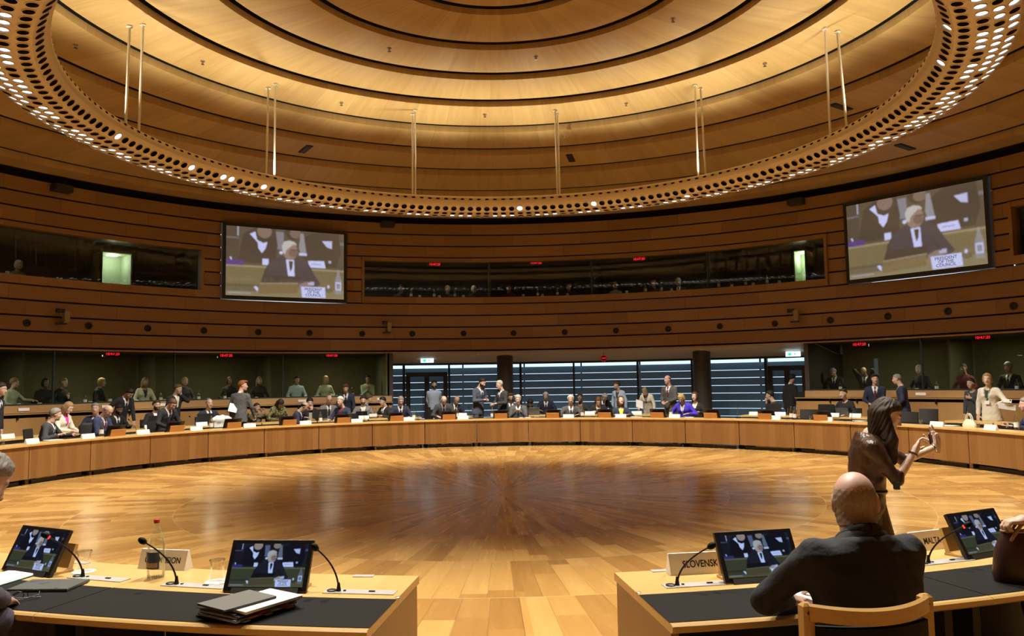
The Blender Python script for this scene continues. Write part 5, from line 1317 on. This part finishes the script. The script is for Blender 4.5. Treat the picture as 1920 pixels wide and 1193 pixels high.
booth_person('interpreter in white with hands clasped at the face, rightmost of the left booths', 690, 699, hair='short', hc='dark', top='plain', col=K['lgreen'], skin='tan', hands=dict(L=dict(p=(-.03, .26, 1.1), kind='grip', dir=(0, 0, 1), up=(0, -1, 0)), R=dict(p=(.03, .26, 1.1), kind='grip', dir=(0, 0, 1), up=(0, -1, 0))))
booth_person('white haired interpreter bowed at the left of the right booths', 1560, 683, hair='short', hc='silver', col=K['black'], skin='fair', hp=30)
booth_person('bald interpreter with both elbows raised', 1617, 676, hair='bald', col=K['dgrey'], skin='tan', hp=25, hands=dict(L=dict(p=(-.13, .06, 1.28), hint=(-1, .2, -.2)), R=dict(p=(.13, .06, 1.28), hint=(1, .2, -.2))))
booth_person('grey haired interpreter beside the partition of the right booths', 1722, 678, hair='bob', hc='silver', col=K['black'], skin='fair', **G1)
booth_person('interpreter in a red top in the right booths', 1805, 678, hair='pulled', hc='brown', col=K['maroon'], skin='tan', **G1)
booth_person('grey curly interpreter in a dark suit at the far right', 1888, 668, hair='curly', hc='silver', col=K['black'], skin='pink', fem=False)
# upper booths
booth_person('white haired interpreter in the upper left booth', 36, 477, 2, hair='bob', hc='white', col=K['lgrey'], skin='fair', **G1)
booth_person('dim interpreter at the left end of the middle upper booth', 752, 525, 2, hair='short', hc='black', top='plain', col=K['black'], skin='tan')
booth_person('curly blond interpreter in the middle upper booth', 839, 526, 2, hair='curly', hc='blond', col=K['black'], skin='fair', hp=20, **G1)
booth_person('silver haired interpreter in the middle upper booth', 888, 525, 2, hair='bob', hc='white', col=K['black'], skin='fair', hp=14, **G1)
booth_person('barely visible interpreter below the middle red clock', 954, 531, 2, hair='short', hc='dark', top='plain', col=K['maroon'], skin='tan')
booth_person('barely visible interpreter left of the upper partition', 1066, 530, 2, hair='short', hc='dark', top='plain', col=K['black'], skin='tan')
booth_person('blond interpreter in pale blue in the right part of the upper booth', 1153, 522, 2, hair='pulled', hc='sand', col=(.4, .5, .55), skin='fair', **G1)
booth_person('interpreter with dark hair behind a beige box in the upper booth', 1225, 515, 2, hair='bob', hc='brown', col=K['dgrey'], skin='fair', **G1)
booth_person('white haired interpreter at the right of the upper booth', 1271, 514, 2, hair='short', hc='white', col=K['black'], skin='pink')

# ------------------------------------------------------------------ people near the camera
bald, Jb = person('bald man in a dark suit seen from behind at the near right desk', 1598, 884, 0, dist=3.22, h=.0105, hh=.0055, hair='stubble', hc='stub', col=(.012, .0135, .021), scale=1.05, sh=.93, shirt=(.02, .02, .02), tie=None, skin='pink', heavy=.55, glasses=True,
       hy=-34, hp=4, lean=8, neck=-.03, tor=.56, hands=dict(L=dict(w=on_z(1478, 1126, .785), whint=(-1, -.1, -.5), wdir=(.8, .6, -.1)), R=dict(p=(.16, .58, .77), hint=(.5, -.7, -.6))))
b = MB(); cpts = []
for i in range(17):
    q = 2*PI*i/16; v = Jb['nb']+Jb['X']*.07*math.sin(q)-Jb['B']*(.07*math.cos(q)-.008)+np.array([0, 0, .018+.032*math.cos(q)]); cpts.append(v)
b.tube(cpts, .017, 10); b.build('collar', cloth((.012, .0135, .021)), bald, True)
def satin():
    t = NT('brown_satin'); c = t.n('TexCoord').outputs['Object']
    f = t.noise(c, 5, 3); t.bsdf(t.mix(f, (.036, .015, .007), (.06, .026, .012)), .4); t.bump(t.noise(t.n('Mapping', {'Vector': c, 'Scale': (1, 1, .45)}).outputs[0], 13, 3, .55), .45, .05); return t.m
SAT = satin()
phd = 5.5
wR, wL = at_d(1716, 846, 5.36), at_d(1757, 838, 5.58)
XW = RT.copy()
photog, Jp = person('woman in a brown satin dress leaning forward and taking a phone picture', 1673, 751, 0, dist=phd, pose='stand', face=-132, h=.0105, hh=.0055, fem=True, hair=None, top='tee', mat=SAT, skirt=True, lower=(.09, .04, .018), skin='fair', lean=8, hp=22, loose=.02,
       hands=dict(R=dict(w=wR, kind='phone', wdir=(.55, .25, .85), wup=(-.75, .5, .4), whint=(-.1, -.1, -1)), L=dict(w=wL, kind='vee', wdir=(-.05, .05, 1), wup=(1, .3, .0), whint=(.5, 0, -1))))
def her_hair(g):
    H = Jp['head']; R3 = Jp['HR'].astype(np.float32); q = (g-H.astype(np.float32)) @ R3
    f = hair_field(q, 'short'); an = np.arctan2(q[..., 0], q[..., 1]+.02); n = .003*np.sin(an*26)+.002*np.sin(an*51)
    a1 = H+Jp['HR'] @ np.array([.066, -.032, .0]); b1 = a1+np.array([.02, .035, -.20]); c1 = b1+np.array([.0, .01, -.16])
    f = smin(f, seg(g, a1, b1, .042, .05)+n, .03); f = smin(f, seg(g, b1, c1, .05, .03)+n, .03)
    a2 = H+Jp['HR'] @ np.array([.02, -.075, -.02]); b2 = a2+np.array([.02, -.03, -.24])
    return smin(f, seg(g, a2, b2, .062, .045)+n, .04)
V, Q = field_mesh(her_hair, Jp['head']+np.array([-.2, -.25, -.5]), Jp['head']+np.array([.25, .25, .2]), .007); mesh_obj('hair', V, Q, HAIR['dark'], photog)
pm_ = Matrix.Translation(photog.location) @ Matrix.Rotation(photog.rotation_euler.z, 4, 'Z') @ Matrix.Scale(photog.scale[0], 4); pinv = pm_.inverted()
b = MB(); c = Jp['pel']*.78+Jp['nb']*.22; b.tube([c+Jp['X']*.183*math.sin(2*PI*i/24)+Jp['B']*.142*math.cos(2*PI*i/24) for i in range(25)], .016, 8); b.build('belt', M['black'], photog, True)
b = MB(); v = nv(Jp['wR']-Jp['eR']); u_ = nv(np.cross(v, [0, 0, 1])); w_ = np.cross(v, u_); c = Jp['wR']*.9+Jp['eR']*.1
b.tube([c+(u_*math.cos(2*PI*i/16)+w_*math.sin(2*PI*i/16))*.034 for i in range(17)], .006, 8); b.build('bracelet', M['bronze'], photog, True)
b = MB(); v = nv(Jp['wL']-Jp['eL']); u_ = nv(np.cross(v, [0, 0, 1])); w_ = np.cross(v, u_); c = Jp['wL']*.92+Jp['eL']*.08
b.tube([c+(u_*math.cos(2*PI*i/16)+w_*math.sin(2*PI*i/16))*.033 for i in range(17)], .005, 8); b.build('wristwatch', M['silver'], photog, True)
b = MB(); A_ = pinv @ Vector(at_d(1679, 893, 5.3)); B_ = pinv @ Vector(at_d(1680, 903, 5.3)); Ce = pinv @ Vector(at_d(1681, 911, 5.3))
b.tube([A_, B_], .004, 6); b.box(Ce, (.03, .045, .06), 0, None, .006); b.build('badge', M['black'], photog)
ph = thing('phone', 'dark phone held up by the woman in the brown dress', 'phone', at_d(1745, 822, 5.46), 0); ph.rotation_euler = (0, -.12, -.62)
b = MB(); b.box((0, 0, 0), (.009, .15, .075), 0, None, .004); b.build('body', M['black'], ph)
b = MB(); b.box((-.0052, 0, 0), (.0006, .14, .067)); b.build('screen', emit('phone_screen', (.08, .06, .05), 1.), ph)
b = MB(); b.lathe([(.008, 0), (.008, .002)], 14, 0, Matrix.Translation((.0045, .055, .02)) @ Matrix.Rotation(PI/2, 4, 'Y')); b.build('lens', M['metal'], ph)
person('grey haired man in purple grey bending over the near left desk edge', 4, 838, 0, dist=3.75, h=.0125, hh=.007, hair='short', hc='grey', col=(.055, .05, .075), skin='pink', face=-12, lean=30, hp=24, hy=-8,
       hands=dict(R=dict(p=(.12, .46, .79), hint=(1, -.75, -.2)), L=dict(p=(-.15, .5, .79))))
hbP = on_z(1938, 1092, TZ)
person('person at the right picture edge reaching for the brown handbag', 2060, 830, 0, dist=4.1, h=.0125, hh=.007, fem=True, hair='bob', hc='brown', top='jacket', col=K['black'], shirt=K['cream'], tie=None, skin='fair',
       hands=dict(L=dict(w=hbP+np.array([-.01, .0, .30]), kind='grip', wdir=(-.9, .2, -.1), wup=(0, 0, 1)), R=dict(p=(.2, .4, .8))))
hb = thing('handbag', 'brown leather handbag with tan trim on the near right desk', 'handbag', hbP, -.25)
b = MB(); vs = []
for z, sx, sy in ((0, .17, .065), (.03, .18, .075), (.15, .165, .06), (.24, .13, .028), (.25, .125, .02)):
    vs += [(sx*math.copysign(abs(math.cos(q))**.6, math.cos(q)), sy*math.copysign(abs(math.sin(q))**.8, math.sin(q)), z) for q in [2*PI*i/24 for i in range(24)]]
fs = [tuple(range(23, -1, -1)), tuple(range(96, 120))]+[(r*24+i, r*24+(i+1) % 24, r*24+24+(i+1) % 24, r*24+24+i) for r in range(4) for i in range(24)]
b.add(vs, fs); b.build('body', M['bag'], hb, True)
for s in (-1, 1):
    b = MB(); b.tube([(-.10+.2*i/12, s*.03, .2+.11*math.sin(PI*i/12)) for i in range(13)], .009, 8); b.build('handle', M['tan'], hb, True)
b = MB(); b.tube([(.13*math.copysign(abs(math.cos(q))**.6, math.cos(q)), .03*math.copysign(abs(math.sin(q))**.8, math.sin(q)), .245) for q in [2*PI*i/24 for i in range(25)]], .006, 6); b.build('trim', M['tan'], hb, True)

# ------------------------------------------------------------------ chairs
def oak_chair(label, loc, rz):
    t = thing('armchair', label, 'chair', loc, rz)
    W_ = .238
    def bow(x): return -.285-.075*(1-(x/W_)**2)
    b = MB(); n = 20; vs = []; fs = []
    for i in range(n+1):
        x = -W_+2*W_*i/n; y = bow(x); dz = -.012*(1-(x/W_)**2)
        vs += [(x, y-.014, .905+dz), (x, y+.014, .905+dz), (x, y+.014, .955+dz), (x, y, .963+dz), (x, y-.014, .955+dz)]
    for i in range(n): fs += [(i*5+k, i*5+(k+1) % 5, i*5+5+(k+1) % 5, i*5+5+k) for k in range(5)]
    fs += [(4, 3, 2, 1, 0), tuple(n*5+k for k in range(5))]; b.add(vs, fs); b.build('top_rail', M['chairw'], t, True)
    for s in (-1, 1):
        b = MB(); b.box((s*W_, -.275, .47), (.042, .036, .985), 0, None, .01); b.build('back_post', M['chairw'], t)
        b = MB(); b.lathe([(.006, 0), (.006, .003)], 10, 0, Matrix.Translation((s*W_, -.293, .93)) @ Matrix.Rotation(PI/2, 4, 'X')); b.build('screw', M['black'], t)
        b = MB(); b.box((s*W_, .2, .32), (.042, .036, .64), 0, None, .01); b.build('front_leg', M['chairw'], t)
        b = MB(); b.box((s*W_, -.03, .65), (.045, .5, .03), 0, None, .008); b.build('armrest', M['chairw'], t)
    b = MB(); vs = []; fs = []
    for i in range(n+1):
        x = -.215+.43*i/n; y = bow(x)
        vs += [(x, y-.018, .50), (x, y+.02, .50), (x, y+.02, .885), (x, y-.018, .885)]
    for i in range(n): fs += [(i*4+k, i*4+(k+1) % 4, i*4+4+(k+1) % 4, i*4+4+k) for k in range(4)]
    fs += [(3, 2, 1, 0), tuple(n*4+k for k in range(4))]; b.add(vs, fs); b.build('back_cushion', M['leather'], t, True)
    b = MB(); b.box((0, -.02, .44), (.44, .48, .08), 0, None, .03); b.build('seat', M['leather'], t, True)
    return t
cP = at_d(1612, 1150, 2.8)
oak_chair('oiled wooden armchair with black back behind the bald man', (cP[0], cP[1]+.30, 0), bald.rotation_euler.z+.02)
dark_chair = None
def chair_at(loc, rz, label, group='black conference chairs'):
    global dark_chair
    if dark_chair is None:
        t = dark_chair = thing('conference_chair', label, 'chair', loc, rz, group)
        b = MB(); b.box((0, 0, .45), (.48, .46, .07), 0, None, .025); b.build('seat', M['dark'], t, True)
        vs = []; fs = []; n = 10; b = MB()
        for i in range(n+1):
            x = -.23+.46*i/n; y = -.235-.05*(1-(x/.23)**2); vs += [(x, y-.02, .5), (x, y+.015, .5), (x, y-.03, .93), (x, y-.06, .93)]
        for i in range(n): fs += [(i*4+k, i*4+(k+1) % 4, i*4+4+(k+1) % 4, i*4+4+k) for k in range(4)]
        fs += [(3, 2, 1, 0), tuple(n*4+k for k in range(4))]; b.add(vs, fs); b.build('backrest', M['dark'], t, True)
        for sx in (-1, 1):
            for sy in (-1, 1): b = MB(); b.tube([(sx*.21, sy*.19, 0), (sx*.2, sy*.18, .43)], .013, 8); b.build('leg', M['metal'], t, True)
        return t
    return dup(dark_chair, loc, rz, label, group)
for (t, J, label, pose, loc, th, sc, fl) in PEOPLE:
    if pose != 'sit' or label.startswith('bald man in a dark suit seen'): continue
    z = fl
    chair_at((loc[0], loc[1], z), th, 'black chair under the '+' '.join(label.split()[:12]), 'chairs of the seated people')
ec = []
for x, y, R, w in ((1508, 790, 10.3, 'left of the woman in the black cardigan'), (1500, 790, 10.4, ''), (1690, 790, 10.2, 'behind the woman with the phone'), (424, 790, 10.3, 'under the white jacket'), (1730, 790, 11.9, 'dark, right of the two standing men')):
    if not w: continue
    P = on_R(x, y, R); chair_at((P[0], P[1], 0), face_c(P), 'empty black chair at the far tables, '+w, 'empty black chairs'); ec.append(P)
# white jacket over a chair
P = ec[2] if len(ec) > 2 else ec[0]
t = thing('draped_jacket', 'white jacket hung over a chair at the ring table', 'jacket', (P[0], P[1], 0), face_c(P))
def jk(g):
    f = smin(ell(g, (0, -.27, .9), (.25, .075, .09)), ell(g, (0, -.29, .72), (.23, .06, .25)), .05); f = f+.006*np.sin(g[..., 0]*40+g[..., 2]*9)*np.sin(g[..., 2]*23)
    return f
V, Q = field_mesh(jk, (-.32, -.42, .4), (.32, -.12, 1.06), .016); mesh_obj('cloth_shell', V, Q, cloth((.75, .74, .7)), t)

# ------------------------------------------------------------------ papers, folders, laptops
def slab(name, label, cat, P, rz, dims, mat, group=None, parts=(), rot=None, bev=.003):
    t = thing(name, label, cat, P, rz, group)
    if rot: t.rotation_euler = rot
    b = MB(); b.box((0, 0, dims[2]/2), dims, 0, None, bev); b.build('body', mat, t)
    for nme, c, d, m in parts: b = MB(); b.box(c, d, 0, None, min(d)*.2); b.build(nme, m, t)
    return t
LZt = .7428
P = on_z(462, 1146, LZt); rz = face_c(P, LC)-.38
t = thing('document_folder', 'thick black document folder under the papers on the near left desk', 'folder', (P[0], P[1], LZt), rz)
b = MB(); b.box((0, 0, .004), (.26, .34, .006), 0, None, .002); b.build('back_cover', M['black'], t)
for i, (dx, dy, m) in enumerate(((.01, .005, 'paper'), (.018, -.004, 'bluep'), (.006, .01, 'paper'), (.022, .006, 'black'))):
    b = MB(); b.box((dx, dy, .011+i*.007), (.256, .342, .0066), 0, None, .001); b.build('sheet_bundle', M[m], t)
b = MB(); b.box((-.004, 0, .039), (.25, .334, .003), 0, None, .001); b.build('front_cover', M['black'], t)
for i, (y, m) in enumerate(((-.13, 'bluep'), (-.09, 'orange'), (-.05, 'caps'), (-.01, 'orange'), (.03, 'labelw'), (.07, 'caps'), (.11, 'orange'))):
    b = MB(); b.box((.156, y, .012+(i % 3)*.009), (.022, .036, .003)); b.build('index_tab', M[m], t)
b = MB(); b.tube([(-.131, .1, .004), (-.131, .1, .041), (.131, .1, .041), (.131, .1, .004)], .0025, 6); b.build('elastic_band', M['black'], t)
P2_ = on_z(478, 1132, LZt+.042); t2 = thing('paper_stack', 'white papers between the black folder and the grey tablet', 'papers', (P2_[0], P2_[1], LZt+.0412), rz-.03)
b = MB(); b.box((.0, .02, .006), (.225, .31, .011), 0, None, .001); b.build('sheets', M['paper'], t2)
b = MB(); b.box((.0, .02, .0125), (.23, .315, .0012)); b.build('plastic_cover', M['white'], t2)
P3 = on_z(445, 1127, LZt+.06); t3 = thing('tablet', 'grey tablet on top of the papers and folder', 'tablet', (P3[0], P3[1], LZt+.0545), rz-.06)
b = MB(); b.box((0, 0, .005), (.2, .27, .009), 0, None, .003); b.build('body', M['black'], t3); b = MB(); b.box((0, 0, .0105), (.2, .27, .002), 0, None, .001); b.build('cover', plain('tablet_cover_grey', (.15, .15, .14), .5), t3)
P = on_z(92, 1101, LZt); t = slab('laptop', 'closed grey laptop on the black leather at the far left', 'laptop', (P[0], P[1], LZt), face_c(P, LC)+.28, (.31, .2, .016), M['tablet'], None, [('logo', (.09, -.085, .0165), (.018, .006, .0008), M['black'])])
P = on_z(8, 1120, LZt); slab('phone', 'black phone lying at the left picture edge', 'phone', (P[0], P[1], LZt), face_c(P, LC)+.5, (.075, .155, .009), M['black'], None, [('screen', (0, 0, .0093), (.066, .14, .0006), M['leather'])])
P = on_z(4, 1087, LZt); slab('paper_stack', 'pile of papers with a green sheet at the left picture edge', 'papers', (P[0], P[1], LZt), face_c(P, LC)+.15, (.2, .29, .008), M['paper'], None, [('green_sheet', (.008, -.004, .0035), (.2, .29, .0015), M['greenp']), ('top_sheet', (-.004, .004, .0095), (.2, .285, .002), M['white'])])
P = on_z(48, 1124, LZt); t = thing('eyeglasses', 'folded dark eyeglasses on the black leather', 'eyeglasses', (P[0], P[1], LZt), face_c(P, LC)+1.0)
for s in (-1, 1):
    b = MB(); b.tube([(s*.032+.024*math.cos(2*PI*i/16), .0, .022+.019*math.sin(2*PI*i/16)) for i in range(17)], .0018, 6); b.build('rim', M['black'], t, True)
    b = MB(); b.tube([(s*.058, 0, .028), (s*.05, -.03, .018), (-s*.06, -.03-.008*s, .006)], .002, 6); b.build('temple', M['black'], t, True)
P = on_z(1500, 1123, LZt); slab('paper_sheet', 'white sheet under the left arm of the bald man', 'papers', (P[0], P[1], LZt), face_c(P, RCN)+.3, (.21, .297, .002), M['paper'], None, (), None, .0005)
for i, (x, y, R, w) in enumerate([(985, 786, 9.35, 'before the grey haired man in grey'), (1192, 783, 9.4, 'right of the woman in yellow'), (1290, 784, 9.35, 'before the woman in bright blue'), (100, 822, 9.4, 'before the man in dark grey'), (1780, 800, 9.4, 'right of the woman with the phone'), (1612, 789, 9.5, 'left of the woman with the phone')]):
    P = on_R(x, y, R); P[2] = TZ+.003
    slab('paper_sheet', 'white papers on the far ring table '+w, 'papers', P, face_c(P)+.2*(-1)**i, (.30, .22, .006), M['paper'], 'papers on the far table', [('lower_sheet', (.01, .01, .001), (.3, .22, .002), M['cardgrey'])])
def laptop(label, x, y, R, mat, face=0, w=.33):
    P = on_R(x, y, R); P[2] = TZ
    t = thing('laptop', label, 'laptop', P, face_c(P)+face, 'open laptops and screens')
    b = MB(); b.box((0, -.02, .008), (w, .23, .014), 0, None, .003); b.build('keyboard_base', mat, t)
    b = MB(); b.box((0, 0, .11), (w, .008, .22), 0, Matrix.Translation((0, .1, .012)) @ Matrix.Rotation(-.25, 4, 'X'), .002); b.build('lid', mat, t)
laptop('open grey laptop beside the black haired bowed person', 1002, 776, 11.15, M['greylid'])
laptop('open grey laptop before the woman in the black cardigan', 1584, 780, 11.15, M['greylid'])
laptop('open dark laptop behind the woman in white with magenta', 160, 797, 10.9, M['greylid'])
laptop('black laptop before the bearded man in pale grey', 676, 773, 11.1, M['black'])
laptop('pale laptop lid between the woman with curls and the bald man', 588, 778, 11.2, plain('pale_lid', (.4, .4, .36), .5))
def big_screen(label, x, y, R, w=.5, hgt=.32, face=0):
    P = on_R(x, y, R); P[2] = TZ; t = thing('computer_screen', label, 'screen', P, face_c(P)+face, 'black computer screens on the second row')
    b = MB(); b.box((0, 0, .06+hgt/2), (w, .03, hgt), 0, Matrix.Rotation(.12, 4, 'X'), .006); b.build('display', M['black'], t)
    b = MB(); b.box((0, 0, .006), (.2, .16, .012), 0, None, .003); b.build('foot', M['dark'], t); b = MB(); b.box((0, .015, .06), (.06, .02, .12)); b.build('neck', M['dark'], t)
for x, y, w in ((297, 789, 'in front of the bearded man with the bow tie'), (386, 786, 'in front of the balding man in navy'), (1450, 778, 'in front of the man with his hand on his chin'), (1549, 780, 'left of the woman in the black cardigan'), (600, 780, 'right of the man in profile over papers')):
    big_screen('black computer screen '+w, x, y, 11.0, .42, .25)
P = on_R(1818, 800, 9.35); P[2] = TZ; t = thing('handbag', 'cream handbag with two round handles on the far ring table', 'handbag', P, face_c(P))
b = MB(); vs = []
for z, sx, sy in ((0, .15, .06), (.04, .16, .065), (.10, .12, .045), (.15, .08, .02)): vs += [(sx*math.cos(q), sy*math.sin(q), z) for q in [2*PI*i/20 for i in range(20)]]
b.add(vs, [tuple(range(19, -1, -1)), tuple(range(60, 80))]+[(r*20+i, r*20+(i+1) % 20, r*20+20+(i+1) % 20, r*20+20+i) for r in range(3) for i in range(20)]); b.build('body', M['cream'], t, True)
for s in (-1, 1): b = MB(); b.tube([(-.085+.17*i/12, s*.02, .10+.16*math.sin(PI*i/12)) for i in range(13)], .009, 8); b.build('handle', M['cream'], t, True)
def held(name, label, cat, w, d, mat, rot=(0, 0, 0), extra=None):
    t = thing(name, label, cat, w, 0); t.rotation_euler = rot
    b = MB(); b.box((0, 0, 0), d, 0, None, min(d)*.2); b.build('body', mat, t)
    if extra: b = MB(); b.box(*extra[:2]); b.build(extra[2], extra[3], t)
held('paper_sheet', 'white papers held by the ginger haired man in grey', 'papers', on_R(437, 765, 10.7), (.21, .004, .29), M['paper'], (-.75, .25, .3))
held('paper_sheet', 'white papers held by the woman bending in the white jacket', 'papers', on_R(1199, 758, 11.75), (.22, .004, .3), M['paper'], (-.7, .3, .1))
held('paper_sheet', 'white cardboard sheet held by the blond woman in the cream jacket', 'papers', on_R(1888, 763, 10.95), (.31, .006, .12), M['paper'], (.3, .14, -.8))
held('phone', 'white phone held by the blond woman in the cream jacket', 'phone', on_R(1889, 752, 10.9), (.15, .009, .072), M['white'], (.1, .1, -.8), ((.05, -.006, .015), (.025, .004, .025), 'lens', M['black']))
held('phone', 'black phone held by the man in the blue grey suit', 'phone', on_R(917, 742, 10.4), (.075, .15, .009), M['black'], (.5, 0, .4), ((0, 0, .005), (.066, .14, .001), 'screen', M['leather']))
held('phone', 'black phone at the ear of the man in the dark suit', 'phone', on_R(344, 738, 12.55), (.009, .075, .15), M['black'], (.1, .1, .3), ((.005, 0, 0), (.001, .066, .14), 'screen', M['leather']))
# lanyard card of the blond woman
b = MB(); A = Jw['nb']; F = Jw['B']; Xx = Jw['X']; up = nv(Jw['nb']-Jw['pel'])
b.tube([A-Xx*.06+F*.07, A-up*.15-Xx*.03+F*.145, A-up*.25+F*.15, A-up*.15+Xx*.03+F*.145, A+Xx*.06+F*.07], .006, 6); b.build('lanyard', plain('lanyard_green', (.35, .5, .2), .6), tw, True)
b = MB(); b.box(A-up*.31+F*.152, (.1, .006, .075)); b.build('badge', M['white'], tw)

# ------------------------------------------------------------------ lights
def spot(name, loc, direc, power, angle, blend=.6, col=(1, .86, .62), size=.12):
    l = bpy.data.lights.new(name, 'SPOT'); l.energy = power; l.spot_size = angle*D2R; l.spot_blend = blend; l.color = col; l.shadow_soft_size = size
    o = bpy.data.objects.new(name, l); COL.objects.link(o); o.location = loc
    o.rotation_euler = Vector(direc).to_track_quat('-Z', 'Y').to_euler(); return o
def area(name, loc, direc, power, w, h, col=(1, .86, .62)):
    l = bpy.data.lights.new(name, 'AREA'); l.shape = 'RECTANGLE'; l.size = w; l.size_y = h; l.energy = power; l.color = col
    o = bpy.data.objects.new(name, l); COL.objects.link(o); o.location = loc
    o.rotation_euler = Vector(direc).to_track_quat('-Z', 'Y').to_euler(); return o
UP, DN, OUT = 300, 980, 1500
for k in range(20):
    a = k*18+9
    spot('ring_uplight', pol(6.9, a, 6.48), (-.12*math.sin(a*D2R), -.12*math.cos(a*D2R), 1), UP, 108, 1., (1, .90, .64), .1)
for k in range(24):
    a = k*15+7.5
    spot('ring_downlight', pol(6.85, a, 5.86), (.16*math.sin(a*D2R), .16*math.cos(a*D2R), -1), DN, 82, .8, (1, .94, .81), .12)
    spot('ring_outlight', pol(7.2, a, 5.9), (1.0*math.sin(a*D2R), 1.0*math.cos(a*D2R), -1), OUT, 46, .8, (1, .94, .81), .12)
for a in (-60, -47, -34, -20): area('booth_lamp', pol(15.6, a, 2.7), (0, 0, -1), 18, .5, .3, (1, .95, .7))
for a in (49, 60): area('booth_lamp', pol(15.6, a, 2.7), (0, 0, -1), 18, .5, .3, (1, .95, .7))
for a, p in ((-62, 6), (-13, 8.), (-3, 5), (14, 1.5), (29, 5.), (40, 1.)): area('booth_lamp', pol(15.4, a, 6.1), (0, -.1, -1), p, .4, .3, (.9, 1, .85))
for P in NICHES:
    l = bpy.data.lights.new('corridor_light', 'POINT'); l.energy = 8; l.color = (1, 1, .85); l.shadow_soft_size = .08; o = bpy.data.objects.new('corridor_light', l); COL.objects.link(o); o.location = P
w = bpy.data.worlds.new('daylight'); SC.world = w; w.use_nodes = True
bg = w.node_tree.nodes['Background']; bg.inputs[0].default_value = (.72, .86, 1, 1); bg.inputs[1].default_value = 1.6
vs = SC.view_settings; vs.view_transform = 'Standard'; vs.look = 'None'; vs.exposure = 0; vs.gamma = 1; vs.use_curve_mapping = False

try: SC.cycles.transparent_max_bounces = 24
except Exception: pass
